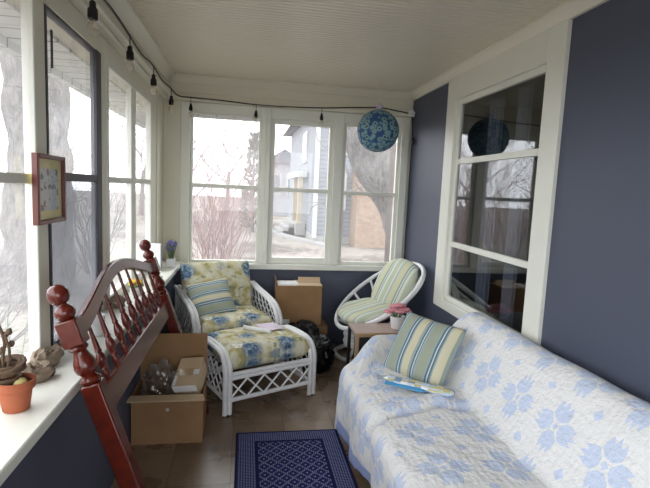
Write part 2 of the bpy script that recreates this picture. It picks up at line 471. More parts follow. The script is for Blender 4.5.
wn_count = [0]
def window(axis, a0, a1, z0, z1, c, rails=(), stile=.04, depth=.04, split=(), mat=white_paint, gmat=None, label=None, zr=.034, bottom=None):
    """sash in the plane axis=c; a0..a1 along the wall. Children: frame, rail, pane"""
    wn_count[0] += 1
    mid = (a0+a1)/2
    loc = (c, mid, z0) if axis == 'x' else (mid, c, z0)
    t = thing('window_%d' % wn_count[0], label, None, loc, kind='structure')
    def bx(b, p0, p1, q0, q1, d=depth):
        return b.box(c-d/2, c+d/2, p0, p1, q0, q1) if axis == 'x' else b.box(p0, p1, c-d/2, c+d/2, q0, q1)
    b = MB(); bo = bottom or stile
    bx(b, a0, a0+stile, z0, z1); bx(b, a1-stile, a1, z0, z1)
    bx(b, a0+stile, a1-stile, z0, z0+bo); bx(b, a0+stile, a1-stile, z1-stile, z1)
    b.build('frame', mat, t, bevel=.004)
    for zz in rails: bx(MB(), a0+stile, a1-stile, zz-zr/2, zz+zr/2, depth*.8).build('rail', mat, t, bevel=.003)
    for s in split: bx(MB(), s[0], s[1], z0+bo, z1-stile, depth*.9).build('mullion', mat, t, bevel=.003)
    zs = [z0+bo]+[q for zz in rails for q in (zz-zr/2, zz+zr/2)]+[z1-stile]
    ss = [a0+stile]+[q for s in split for q in s]+[a1-stile]
    for i in range(0, len(zs), 2):
        for j in range(0, len(ss), 2):
            bx(MB(), ss[j]-.003, ss[j+1]+.003, zs[i]-.003, zs[i+1]+.003, .004).build('pane', gmat or pane_glass, t)
    return t
# left side windows
window('x', -1.60, .10, .80, 2.085, -.012, (1.445,))
window('x', .20, 1.825, .775, 2.085, -.012, (1.445,), stile=.02)
w2 = window('x', 1.95, 2.60, .775, 2.088, -.03, (), stile=.02, mat=dark_frame, gmat=pane_glass)
b = MB().box(-.02, -.002, 2.53, 2.60, .80, 2.075); b.box(-.02, -.004, 1.95, 2.53, 1.44, 1.475); b.box(-.018, -.006, 1.95, 1.965, .8, 1.44); b.box(-.018, -.006, 1.965, 2.53, .775, .80)
b.build('screen_frame', dark_frame, w2, bevel=.003)
MB().box(-.014, -.012, 1.965, 2.53, .80, 1.44).build('insect_screen', mesh_screen, w2)
MB().box(-.010, -.002, 1.99, 2.0, 1.86, 2.0).build('latch_bar', dark_frame, w2, bevel=.003)
window('x', 2.65, 3.86, .775, 2.085, -.012, (1.455,), stile=.05, split=((3.20, 3.32),))
b = MB().box(-.032, .006, 1.825, 1.90, .772, 2.16); b.box(-.032, -.012, 1.90, 1.95, .772, 2.16); b.box(-.032, .005, .10, .20, .772, 2.16)
struct('trim_8', b, cream, bevel=.004)
b = MB().box(-.032, .004, 2.60, 2.655, .772, 2.16); struct('trim_9', b, cream, bevel=.004)
# back windows
window('y', .235, .845, .762, 2.05, D+.02, (1.445,), stile=.022, zr=.036)
window('y', .925, 1.50, .765, 2.06, D+.02, (1.44,), stile=.042, zr=.036, bottom=.055)
window('y', 1.585, 2.13, .762, 2.07, D+.02, (1.435,), stile=.03, zr=.034)
b = MB(); b.box(.155, .235, D-.03, D+.05, .762, 2.15); b.box(.845, .885, D-.02, D+.06, .762, 2.15); b.box(.885, .925, D-.03, D+.06, .762, 2.15)
b.box(1.50, 1.585, D-.025, D+.06, .762, 2.15); b.box(2.13, 2.20, D-.03, D+.06, .762, 2.15)
b.box(.235, 2.13, D-.012, D+.06, 2.06, 2.15)
struct('trim_10', b, white_paint, bevel=.004)
# house window on the right wall
wr = thing('window_%d' % (wn_count[0]+1), None, None, (W, 2.8, .6), kind='structure'); wn_count[0] += 1
b = MB(); b.box(W-.022, W+.05, 2.14, 2.285, .60, 2.312); b.box(W-.022, W+.05, 3.345, 3.50, .60, 2.312)
b.box(W-.022, W+.05, 2.285, 3.345, 2.145, 2.312); b.box(W-.022, W+.05, 2.285, 3.345, .60, .675)
b.build('casing', white_paint, wr, bevel=.004)
b = MB(); xs = W-.002
b.box(xs, xs+.03, 2.285, 2.315, .675, 2.145); b.box(xs, xs+.03, 3.295, 3.345, .675, 2.145)
b.box(xs, xs+.03, 2.315, 3.295, 2.105, 2.145); b.box(xs, xs+.03, 2.315, 3.295, .675, .712)
b.build('frame', white_paint, wr, bevel=.004)
for zz in (1.70, 1.098): MB().box(xs, xs+.028, 2.315, 3.295, zz-.019, zz+.019).build('rail', white_paint, wr, bevel=.003)
for a, c in ((.712, 1.079), (1.117, 1.681), (1.719, 2.105)):
    MB().box(xs+.013, xs+.017, 2.312, 3.298, a-.003, c+.003).build('pane', house_glass, wr)
# dim room beyond the house window
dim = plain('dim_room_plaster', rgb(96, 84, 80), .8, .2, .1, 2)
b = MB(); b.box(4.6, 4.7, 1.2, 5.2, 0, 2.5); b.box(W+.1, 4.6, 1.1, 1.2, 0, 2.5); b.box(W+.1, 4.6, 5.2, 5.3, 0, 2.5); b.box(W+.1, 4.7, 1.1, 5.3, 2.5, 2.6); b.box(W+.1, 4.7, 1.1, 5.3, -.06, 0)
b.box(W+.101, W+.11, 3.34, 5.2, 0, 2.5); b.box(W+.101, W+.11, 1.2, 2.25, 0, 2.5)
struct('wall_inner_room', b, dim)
sheer = Mat('sheer_curtain', .8, .2); nt = sheer.nt
tr = nt.nodes.new('ShaderNodeBsdfTransparent'); dfu = nt.nodes.new('ShaderNodeBsdfTranslucent'); dfu.inputs[0].default_value = rgb(210, 212, 220)
df2 = nt.nodes.new('ShaderNodeBsdfDiffuse'); df2.inputs[0].default_value = rgb(210, 212, 220)
mm = nt.nodes.new('ShaderNodeMixShader'); mm.inputs[0].default_value = .4; nt.links.new(df2.outputs[0], mm.inputs[1]); nt.links.new(dfu.outputs[0], mm.inputs[2])
m3 = nt.nodes.new('ShaderNodeMixShader'); m3.inputs[0].default_value = .30
nt.links.new(tr.outputs[0], m3.inputs[1]); nt.links.new(mm.outputs[0], m3.inputs[2]); nt.links.new(m3.outputs[0], sheer.out.inputs[0])
for (ya, yb_, lab) in ((3.02, 3.20, 'sheer pale curtain panel behind the house window, nearer the far end'), (2.70, 2.84, 'narrow sheer curtain panel hanging mid-window behind the house glass')):
    b = MB().grid(lambda a, c, ya=ya, yb_=yb_: (W+.17+.018*sin(a*22), lerp(ya, yb_, a), lerp(.62, 2.14, c)), 40, 4)
    tag(b.build('sheer_curtain', sheer.m), lab, 'curtain', 'sheer curtains behind the house window')

# daylight portals at the openings (guide sampling of the sky only)
def portal(loc, rot, sx, sy):
    l = bpy.data.lights.new('daylight_portal', 'AREA'); l.shape = 'RECTANGLE'; l.size = sx; l.size_y = sy
    l.cycles.is_portal = True
    o = bpy.data.objects.new('daylight_portal', l); COL.objects.link(o); o.location = loc; o.rotation_euler = rot
portal((-.2, (YB+D)/2, 1.42), (0, -pi/2, 0), 1.5, D-YB)
portal((1.2, D+.2, 1.42), (-pi/2, 0, 0), 2.1, 1.5)
portal((1.1, YB-.2, 1.37), (pi/2, 0, 0), 2.1, 1.8)

# ------------------------------------------------------------------ headboard leaning on the left sill
SL = math.atan(.34)
hx, hy0, hy1 = .503, 1.62, 2.955
hb = thing('bed_headboard', 'cherry red wooden bed headboard with turned posts and spindles, leaning on the left window sill', 'headboard', (hx, (hy0+hy1)/2, 0))
def HP(s, t, n=0):            # along the board, up the board, off its face
    return Vector((hx-t*sin(SL)+n*cos(SL), s, t*cos(SL)+n*sin(SL)))
def hbx(s): return basis(HP(s, 0), (cos(SL), 0, sin(SL)), (0, 1, 0), (-sin(SL), 0, cos(SL)))
for s in (hy0, hy1):
    xf = hbx(s); b = MB(); q = .031
    b.xf = xf
    b.box(-q, q, -q, q, .012, .825)
    b.box(-q-.002, q+.002, -q-.002, q+.002, .962, 1.052)
    b.build('post', cherry, hb, bevel=.005)
    post = b
    b = MB(); b.xf = xf
    b.lathe([(.02, .824), (.030, .828), (.034, .838), (.030, .848), (.022, .852), (.024, .858), (.033, .868), (.037, .884), (.034, .902), (.027, .92), (.021, .936), (.021, .941), (.028, .945), (.031, .952), (.027, .960), (.02, .963)], 24)
    b.lathe([(.018, 1.05), (.022, 1.054), (.030, 1.064), (.033, 1.076), (.029, 1.090), (.020, 1.098), (.016, 1.103), (.016, 1.106), (.024, 1.110), (.031, 1.122), (.0335, 1.137), (.031, 1.152), (.023, 1.164), (.012, 1.170), (.001, 1.172)], 24)
    b.build('turned_finial', cherry, hb)
def crest_top(f):             # f 0..1 along the board
    return 1.034+.112*(sin(pi*f)**1.6)
def crest_bot(f): return .972+.118*(sin(pi*f)**1.6)
b = MB(); n = 48; vs_, fs_ = [], []; th = .014
for i in range(n+1):
    f = i/n; s = lerp(hy0+.028, hy1-.028, f)
    for (t, o) in ((crest_bot(f), -th), (crest_bot(f), th), (crest_top(f), th), (crest_top(f), -th)): vs_.append(HP(s, t, o))
for i in range(n):
    for k in range(4): fs_.append((4*i+k, 4*i+(k+1) % 4, 4*i+4+(k+1) % 4, 4*i+4+k))
fs_ += [(3, 2, 1, 0), (4*n, 4*n+1, 4*n+2, 4*n+3)]
b.add(vs_, fs_); b.build('crest_rail', cherry, hb, bevel=.005)
b = MB(); b.xf = hbx(0); b.box(-.013, .013, hy0+.03, hy1-.03, .690, .782); b.build('lower_rail', cherry, hb, bevel=.005)
for k in range(9):
    f = (k+1.05)/10.1; s = lerp(hy0, hy1, f); L0, L1 = .780, crest_bot(f)+.004; h = L1-L0
    pr = [(0, .010), (.04, .010), (.10, .014), (.14, .011), (.16, .009), (.18, .015), (.21, .011), (.24, .012), (.32, .019), (.40, .0165), (.46, .011), (.48, .009), (.50, .013), (.53, .010), (.62, .0095), (.8, .007), (1, .006)]
    b = MB(); b.lathe([(r, L0+q*h) for q, r in pr], 14, hbx(s)); b.build('spindle', cherry, hb)

# ------------------------------------------------------------------ armchair, ottoman
def lattice(b, o, ex, ez, w, h, n, r=.006):
    """diagonal canes over a w x h panel, crossing"""
    o, ex, ez = Vector(o), Vector(ex), Vector(ez); st = w/n
    nrm = ex.cross(ez).normalized()*r*.7
    for sg in (1, -1):
        k = -int(h/st)-2
        while k*st < w+h:
            a0 = k*st
            p0, p1 = (a0, 0), (a0+h, h)
            x0, x1 = p0[0], p1[0]
            t0 = max(0, (0-x0)/h); t1 = min(1, (w-x0)/h)
            if t1-t0 > .03:
                q0, q1 = (x0+h*t0, h*t0), (x0+h*t1, h*t1)
                if sg < 0: q0, q1 = (w-q0[0], q0[1]), (w-q1[0], q1[1])
                b.tube([o+ex*q0[0]+ez*q0[1]+nrm*sg, o+ex*q1[0]+ez*q1[1]+nrm*sg], r, 6)
            k += 1
ac = thing('rattan_armchair', 'white rattan armchair with floral cushions in the far left corner', 'armchair', (.688, 3.585, 0), R(21))
for sx in (-1, 1):
    b = MB()
    for dx in (0, .030):
        X = sx*(.312+dx)
        b.tube(smooth([(X, -.05, 0), (X, -.055, .2), (X, -.05, .36), (X, -.015, .455), (X, .07, .52), (X, .22, .555), (X, .40, .58), (X, .56, .61)], 6), .0165, 10)
    X = sx*.327
    b.tube([(X, .55, 0), (X, .56, .3), (X, .565, .61)], .016, 10)
    b.tube([(X, -.05, .12), (X, .56, .12)], .014, 8)
    b.build('arm_frame', rattan, ac, local=True)
    b = MB()
    for k in range(9):   # woven lattice panel under the arm
        pass
    o, h0 = Vector((X, -.03, .13)), .33
    lattice(b, (X, -.03, .135), (0, 1, 0), (0, 0, 1), .57, .36, 7, .006)
    for k in range(7):
        y0 = .09+k*.07; b.tube([(X, y0, .49), (X, y0+.05, .545+.02*(y0/.5))], .005, 6)
    b.build('arm_lattice', rattan, ac, local=True)
b = MB(); b.tube([(-.325, -.045, .27), (.325, -.045, .27)], .016, 8); b.tube([(-.325, -.045, .10), (.325, -.045, .10)], .014, 8)
b.tube([(-.34, .55, .27), (.34, .55, .27)], .016, 8); b.tube([(-.34, .56, .60), (.34, .56, .60)], .016, 8)
for k in range(5): b.tube([(-.325, .06+k*.12, .27), (.325, .06+k*.12, .27)], .012, 8)
for k in range(9): b.tube([(-.28+k*.07, .55, .27), (-.28+k*.07, .56, .62)], .007, 6)
b.build('seat_frame', rattan, ac, local=True)
b = MB(); lattice(b, (-.31, -.045, .11), (1, 0, 0), (0, 0, 1), .62, .15, 6, .006); b.build('front_lattice', rattan, ac, local=True)
b = MB(); b.rbox(.575, .60, .13, .055, Matrix.Translation((0, .245, .385)), 24, .02, .006, 3); b.build('seat_cushion', floral, ac, local=True, weld=True)
tl_ = R(20)
xb = Matrix.Translation((-.02, .465, .60)) @ Matrix.Rotation(R(90)-tl_*.85, 4, 'X')
b = MB(); b.rbox(.585, .44, .15, .06, xb, 24, .02, .007, 8); b.build('back_cushion', floral, ac, local=True, weld=True)
# striped pillow on the armchair
xa = WM[ac] @ Matrix.Translation((-.135, .25, .565)) @ Matrix.Rotation(R(-4), 4, 'Z') @ Matrix.Rotation(R(-9), 4, 'Y') @ Matrix.Rotation(R(50), 4, 'X')
b = MB(); b.pillow(.335, .31, .12, xa, 26, 2.6, .1, .008, 4)
tag(b.build('throw_pillow', stripe_h, weld=True), 'sage and blue striped throw pillow leaning on the floral armchair back', 'pillow', 'striped throw pillows')
# ottoman
ot = thing('rattan_ottoman', 'white rattan ottoman with a floral cushion, in front of the armchair', 'ottoman', (.928, 3.063, 0), R(25.5))
OW = .318
for sx in (-1, 1):
    b = MB()
    for dx in (-.016, .016):
        X = sx*OW+dx
        b.tube(smooth([(X, 0, .004), (X, 0, .2), (X, .002, .29), (X, .03, .355), (X, .09, .392), (X, .20, .402), (X, .30, .402), (X, .40, .392), (X, .46, .355), (X, .488, .29), (X, .49, .2), (X, .49, .004)], 5), .0165, 10)
    b.tube([(sx*OW, 0, .09), (sx*OW, .49, .09)], .013, 8)
    b.build('side_frame', rattan, ot, local=True)
    for yy in (0, .49):
        MB().box(sx*OW-.03, sx*OW+.03, yy-.016, yy+.016, 0, .010).build('foot', black_rubber, ot, local=True, bevel=.003)
    b = MB(); lattice(b, (sx*OW, .012, .095), (0, 1, 0), (0, 0, 1), .466, .20, 5, .0055); b.build('side_lattice', rattan, ot, local=True)
for yy, nm in ((0, 'front'), (.49, 'back')):
    b = MB(); b.tube([(-OW, yy, .268), (OW, yy, .268)], .014, 8); b.tube([(-OW, yy, .241), (OW, yy, .241)], .014, 8); b.tube([(-OW, yy, .10), (OW, yy, .10)], .015, 8)
    b.build(nm+'_rail', rattan, ot, local=True)
    b = MB(); lattice(b, (-OW+.01, yy, .105), (1, 0, 0), (0, 0, 1), OW*2-.02, .132, 5, .0065); b.build(nm+'_lattice', rattan, ot, local=True)
b = MB(); b.rbox(.595, .475, .14, .05, Matrix.Translation((0, .243, .35)), 26, .016, .006, 11); b.build('cushion', floral, ot, local=True, weld=True)
# rolled paper tube on the ottoman and a crumpled tissue
def onott(x, y, z): return WM[ot] @ Vector((x, y, z))
b = MB(); b.tube([onott(-.045, .36, .449), onott(.07, .17, .451)], .014, 12)
tag(b.build('rolled_paper', paper), 'white rolled paper tube lying on the floral ottoman cushion', 'paper roll')
pinkp = plain('pale_pink_tissue', rgb(226, 214, 228), .8, .2, .05)
def tis(a, c):
    x, y = lerp(.06, .22, a), lerp(.22, .40, c)
    x += .012*nz((x, y, 0), 20, 2); y += .012*nz((x, y, 1), 20, 3)
    return onott(x, y, .442+.008*abs(nz((x, y, 2), 25, 4)))
tag(MB().grid(tis, 14, 14).build('tissue', pinkp, solid=.001), 'pale pink crumpled tissue on the floral ottoman cushion', 'tissue')

# ------------------------------------------------------------------ cardboard boxes
def carton(name, label, x0, x1, y0, y1, z0, z1, rz=0, t=.004, group='cardboard boxes'):
    cx, cy = (x0+x1)/2, (y0+y1)/2
    o = thing(name, label, 'box', (cx, cy, z0), rz, group)
    w2, d2, h = (x1-x0)/2, (y1-y0)/2, z1-z0
    b = MB(); b.box(-w2, w2, -d2, d2, 0, t); b.box(-w2, w2, -d2, -d2+t, t, h); b.box(-w2, w2, d2-t, d2, t, h)
    b.box(-w2, -w2+t, -d2+t, d2-t, t, h); b.box(w2-t, w2, -d2+t, d2-t, t, h)
    b.build('body', cardboard, o, local=True)
    return o, w2, d2, h
def flap(o, hinge, axis_dir, up_dir, half, ln, mat=None, t=.004, skew=0):
    """flap hinged along axis_dir (half-length) that extends along up_dir"""
    a, u = Vector(axis_dir).normalized(), Vector(up_dir).normalized(); nrm = a.cross(u)*t/2; h = Vector(hinge)
    c = [h-a*half, h+a*half, h+a*(half+skew)+u*ln, h-a*(half+skew)+u*ln]
    MB().add([p-nrm for p in c]+[p+nrm for p in c], [(3, 2, 1, 0), (4, 5, 6, 7), (0, 1, 5, 4), (1, 2, 6, 5), (2, 3, 7, 6), (3, 0, 4, 7)]).build('flap', mat or cardboard, o, local=True)
o, w2, d2, h = carton('cardboard_box', 'large open brown cardboard box on the floor beneath the headboard', .132, .517, 2.62, 2.868, 0, .285)
flap(o, (0, d2-.002, h), (1, 0, 0), (0, 0.0, 1), w2, .275)
flap(o, (-.0, -d2, h), (1, 0, 0), (-.06, -1, -.04), w2, .075, cardboard_pale, skew=.02)
flap(o, (-w2, 0, h), (0, 1, 0), (.03, 0, -1), d2-.01, .10)
tape = plain('small_white_sticker', rgb(190, 184, 172), .5)
MB().lathe([(.010, 0), (.010, .001)], 16, Matrix.Translation((.0, -d2-.001, .20)) @ Matrix.Rotation(pi/2, 4, 'X')).build('sticker', tape, o, local=True)
# small carton inside, tilted
xf = Matrix.Translation((.428, 2.745, .345)) @ Matrix.Rotation(R(-8), 4, 'Z') @ Matrix.Rotation(R(28), 4, 'X') @ Matrix.Rotation(R(-8), 4, 'Y')
ib = thing('small_carton', 'small taped tan carton tipped inside the big open box', 'box', (.43, 2.74, .29), 0, 'cardboard boxes')
b = MB(); b.xf = xf; b.box(-.068, .068, -.105, .105, -.075, .038); b.build('body', cardboard_pale, ib, bevel=.003)
b = MB(); b.xf = xf; b.box(-.069, .069, -.03, .02, .0385, .0392); b.build('tape', plain('clear_brown_tape', rgb(188, 160, 124), .12, .8), ib)
b = MB(); b.xf = xf; b.box(.035, .069, -.028, .012, .0393, .0398); b.box(-.0695, -.05, -.10, -.01, .0385, .0392); b.box(-.068, .068, -.1065, -.1055, -.01, .04); b.build('shipping_sticker', paper, ib)
# clear plastic bag beside it
def pb(a, c):
    th, ph = a*2*pi, c*pi
    d = Vector((cos(th)*sin(ph), sin(th)*sin(ph), -cos(ph)))
    k = 1+.28*nz(d, 2.2, 3)+.22*abs(nz(d, 6, 9))+.08*nz(d, 15, 2)
    return Vector((.272+d.x*.098*k, 2.725+d.y*.075*k, .268+d.z*.15*k))
tag(MB().grid(pb, 56, 36).build('plastic_bag', clear_film), 'crumpled clear plastic bag bulging out of the big open box', 'plastic bag')
# boxes by the back wall
o, w2, d2, h = carton('cardboard_box', 'lower brown cardboard box on the floor, under the box by the back wall', 1.03, 1.455, 3.985, 4.25, 0, .275)
MB().box(-w2, w2, -d2, d2, h-.004, h).build('lid', cardboard, o, local=True)
o, w2, d2, h = carton('cardboard_box', 'brown cardboard box stacked on another below the back windows, papers on top', 1.0, 1.395, 3.99, 4.25, .276, .625)
flap(o, (.098, -d2+.12, h+.004), (1, 0, 0), (0, .5, .85), .098, .055, cardboard_pale)
MB().box(-w2+.17, w2, -d2, d2-.02, h, h+.006).build('flap', cardboard_pale, o, local=True)
MB().box(-w2+.0, -w2+.17, -d2+.06, d2, h-.012, h-.006).build('flap', cardboard, o, local=True)
flap(o, (-w2+.002, 0, h), (0, 1, 0), (-.15, 0, 1), d2-.01, .055)
MB().box(-w2+.03, -w2+.12, -d2-.001, -d2, .015, .055).build('shipping_sticker', paper, o, local=True)
b = MB(); b.box(1.012, 1.19, 4.0, 4.16, .622, .634); b.box(1.02, 1.18, 4.01, 4.15, .634, .640)
tag(b.build('paper_stack', paper, bevel=.001), 'white papers lying in the stacked box by the back wall', 'papers')
# black bin bags
def binbag(c, rad, seed, label):
    def fn(a, e):
        th, ph = a*2*pi, e*pi
        d = Vector((cos(th)*sin(ph), sin(th)*sin(ph), -cos(ph)))
        k = 1+.22*nz(d, 1.8, seed)+.16*abs(nz(d, 5, seed+3))+.06*nz(d, 13, seed)
        k *= 1-.25*sst(.75, 1, d.z)
        p = Vector((c[0]+d.x*rad[0]*k, c[1]+d.y*rad[1]*k, c[2]+d.z*rad[2]*k)); p.z = max(.002, p.z); return p
    b = MB().grid(fn, 64, 40)
    o = b.build('garbage_bag', bag_black)
    return tag(o, label, 'garbage bag', 'black garbage bags')
binbag((1.215, 3.85, .17), (.15, .115, .205), 2, 'black garbage bag slumped against the stacked cardboard boxes')
binbag((1.325, 3.67, .13), (.125, .13, .165), 6, 'smaller black garbage bag on the floor in front, beside the ottoman leg')

# ------------------------------------------------------------------ swivel rattan chair
rn, ra, rb = Vector((-.601, -.046, .798)), Vector((.797, -.109, .594)), Vector((.06, .993, .102))
RC = Vector((1.845, 3.79, .60))
sw = thing('rattan_swivel_chair', 'white round rattan swivel chair with pale striped cushions beside the flower table', 'chair', (1.77, 3.98, 0))
def ring(r1, r2_, off, n=56, c=RC): return [c+ra*r1*cos(2*pi*k/n)+rb*r2_*sin(2*pi*k/n)+rn*off for k in range(n)]
MB().tube(ring(.425, .43, 0), .019, 10, True).build('hoop', rattan, sw)
b = MB(); b.tube(ring(.17, .19, -.19, c=RC-ra*.10), .014, 8, True)
for k in range(9):
    t = R(-20+k*27)
    P0 = RC+ra*.425*cos(t)+rb*.43*sin(t); P2 = RC-ra*.10+ra*.17*cos(t)+rb*.19*sin(t)-rn*.19; P1 = P0.lerp(P2, .55)-rn*.02
    b.tube(smooth([P0, P1, P2], 5), .012, 8)
b.build('basket_frame', rattan, sw)
SB = Vector((1.77, 3.98, 0))
b = MB()
b.tube([SB+Vector((.235*cos(2*pi*k/40), .235*sin(2*pi*k/40), .022)) for k in range(40)], .02, 10, True)
for k in range(4):
    t = pi/4+k*pi/2
    b.tube(smooth([SB+Vector((.235*cos(t), .235*sin(t), .022)), SB+Vector((.15*cos(t), .15*sin(t), .07)), SB+Vector((.10*cos(t), .10*sin(t), .16))], 5), .014, 8)
b.build('base_ring', rattan, sw)
SBX = SB+Vector((-.055, -.03, 0))
b = MB()
for k in range(5): b.tube([SBX+Vector(((.098+.008*(k%2))*cos(2*pi*j/32), (.098+.008*(k%2))*sin(2*pi*j/32), .12+k*.031)) for j in range(32)], .0165, 8, True)
b.lathe([(.085, .12), (.085, .30)], 24, Matrix.Translation(SBX))
b.build('swivel_base', rattan, sw)
# seat cushion
zx = Vector((-.96, -.2, -.12)).normalized(); nrm = Vector((-.22, -.05, .97)).normalized(); zx = (zx-nrm*zx.dot(nrm)).normalized(); zy = nrm.cross(zx)
xs_ = basis((1.745, 3.82, .455), zx, zy, nrm)
def disc(b, xf, rx, ry, t, n=44, m=14, seed=0, sq=2.4):
    def fn(a, c):
        th, ph = a*2*pi, c*pi
        k = sin(ph)**.45; ct, st = cos(th), sin(th)
        q = (abs(ct)**sq+abs(st)**sq)**(-1/sq)
        x, y = rx*ct*q*k, ry*st*q*k
        return xf @ Vector((x, y, -t/2*cos(ph)*(1+.0*k)+.006*nz((x, y, 0), 12, seed)))
    def uvf(a, c):
        th, ph = a*2*pi, c*pi; k = sin(ph)**.45; ct, st = cos(th), sin(th); q = (abs(ct)**sq+abs(st)**sq)**(-1/sq)
        return (ry*st*q*k, rx*ct*q*k)
    return b.grid(fn, n, m, uvf)
b = MB(); disc(b, xs_, .225, .27, .10, seed=2); b.build('seat_cushion', stripe_pale, sw, weld=True)
bn = Vector((-.80, -.42, .43)).normalized(); bu = Vector((.42, .08, .90)); bu = (bu-bn*bu.dot(bn)).normalized(); bx_ = bu.cross(bn)
xk = basis((1.998, 3.86, .658), bu, -bx_, bn)
b = MB(); disc(b, xk, .255, .215, .12, seed=5, sq=2.6); b.build('back_cushion', stripe_pale, sw, weld=True)

# ------------------------------------------------------------------ flower table
ft = thing('side_table', 'low wooden side table with dark sides between the sofa end and swivel chair', 'table', (1.73, 3.25, 0))
tx0, tx1, ty0, ty1, tz = 1.500, 1.975, 3.115, 3.375, .475
b = MB(); b.box(tx0, tx1, ty0+.012, ty1, tz-.02, tz); b.build('table_top', table_top_mat, ft, bevel=.002)
b = MB(); b.box(tx0-.003, tx1+.003, ty0, ty0+.012, tz-.027, tz+.002); b.box(tx0-.003, tx0+.025, ty0, ty0+.012, 0, tz-.027); b.box(tx1-.025, tx1+.003, ty0, ty0+.012, 0, tz-.027)
b.build('front_frame', oak, ft, bevel=.002)
MB().box(tx0+.26, tx1-.025, ty1-.015, ty1, 0, tz-.02).build('back_panel', table_dark, ft)
MB().box(tx1-.015, tx1, ty0+.012, ty1-.015, 0, tz-.02).build('side_panel', table_dark, ft)
for yy in (ty0+.012, ty1-.03): MB().box(tx0, tx0+.02, yy, yy+.03, 0, tz-.02).build('leg', table_dark, ft)
b = MB(); b.box(tx0+.027, tx1-.027, ty0+.002, ty0+.010, .02, tz-.029); b.build('dark_opening', table_dark, ft)  # black sheet standing in for the shaded void under the top
PX, PY, PZ, PS = 1.835, 3.245, tz+.001, 1.22
TP = Matrix.Translation((PX, PY, PZ)) @ Matrix.Scale(PS, 4)
fp = thing('flower_pot', 'white pot of pink flowers on the small side table', 'potted plant', (PX, PY, PZ))
b = MB(); b.lathe([(.001, 0), (.034, 0), (.036, .004), (.043, .070), (.044, .074), (.040, .074), (.038, .055), (.001, .055)], 28, TP, False); b.build('pot', white_glaze, fp)
pink = plain('pink_petals', rgb(232, 158, 168), .7, .2, .18, 60)
b = MB()
for k, (dx, dy, dz) in enumerate(((-.035, -.01, .12), (.0, -.03, .115), (.038, -.01, .122), (-.012, .02, .135), (.025, .02, .138), (-.05, .01, .105), (.055, .005, .105), (.005, -.005, .147))):
    c = Vector((PX+dx*PS*1.05, PY+dy*PS, PZ+(dz-.012)*PS))
    for j in range(7):
        t = j*2*pi/7+k; d = Vector((cos(t), sin(t), .35))
        b.blob(c+d*.020, (.019, .019, .011), .2, 3, k+j, 8, 6)
    b.blob(c+Vector((0, 0, .007)), (.014, .014, .012), .1, 3, k, 8, 6)
b.build('flowers', pink, fp)
b = MB()
for k in range(9):
    t = k*.7; b.tube([(PX+.01*cos(t), PY+.01*sin(t), PZ+.065), (PX+.045*cos(t), PY+.04*sin(t), PZ+.115)], .003, 5)
b.build('stems', leafy, fp)

# ------------------------------------------------------------------ sofa + quilt
so = thing('sofa', 'three-seat sofa along the right wall, wholly covered by the blue and white quilt', 'sofa', (1.78, 1.8, 0))
sofa_fab = plain('beige_sofa_fabric', rgb(170, 160, 145), .9, .2, .08, 20)
b = MB(); b.box(1.40, 2.16, .86, 2.60, .10, .29); b.build('base', sofa_fab, so, bevel=.02)
for k, (a, c) in enumerate(((.88, 1.48), (1.50, 2.08), (2.10, 2.58))):
    b = MB(); b.box(1.40, 1.80, a, c, .29, .395); b.build('seat_cushion', sofa_fab, so, bevel=.03)
b = MB(); b.box(2.04, 2.15, .90, 2.55, .29, .70); b.build('backrest', sofa_fab, so, bevel=.03)
b = MB(); b.box(1.62, 2.12, 2.62, 2.84, .10, .40); b.build('armrest', sofa_fab, so, bevel=.03)
for x in (1.45, 2.1):
    for y in (.92, 2.52): MB().lathe([(.018, 0), (.026, .10)], 12, Matrix.Translation((x, y, 0))).build('leg', cherry, so)
prof = smooth([(1.292, .05, 0), (1.290, .16, 0), (1.300, .27, 0), (1.305, .35, 0), (1.328, .405, 0), (1.39, .428, 0), (1.50, .437, 0), (1.62, .437, 0), (1.74, .432, 0), (1.82, .430, 0), (1.852, .447, 0), (1.885, .50, 0), (1.945, .60, 0), (2.00, .69, 0), (2.045, .74, 0), (2.095, .762, 0), (2.145, .752, 0), (2.185, .70, 0), (2.195, .60, 0)], 7)
arcs = [0]
for i in range(1, len(prof)): arcs.append(arcs[-1]+(prof[i]-prof[i-1]).length)
YA, YE, SK = .70, 2.93, .30
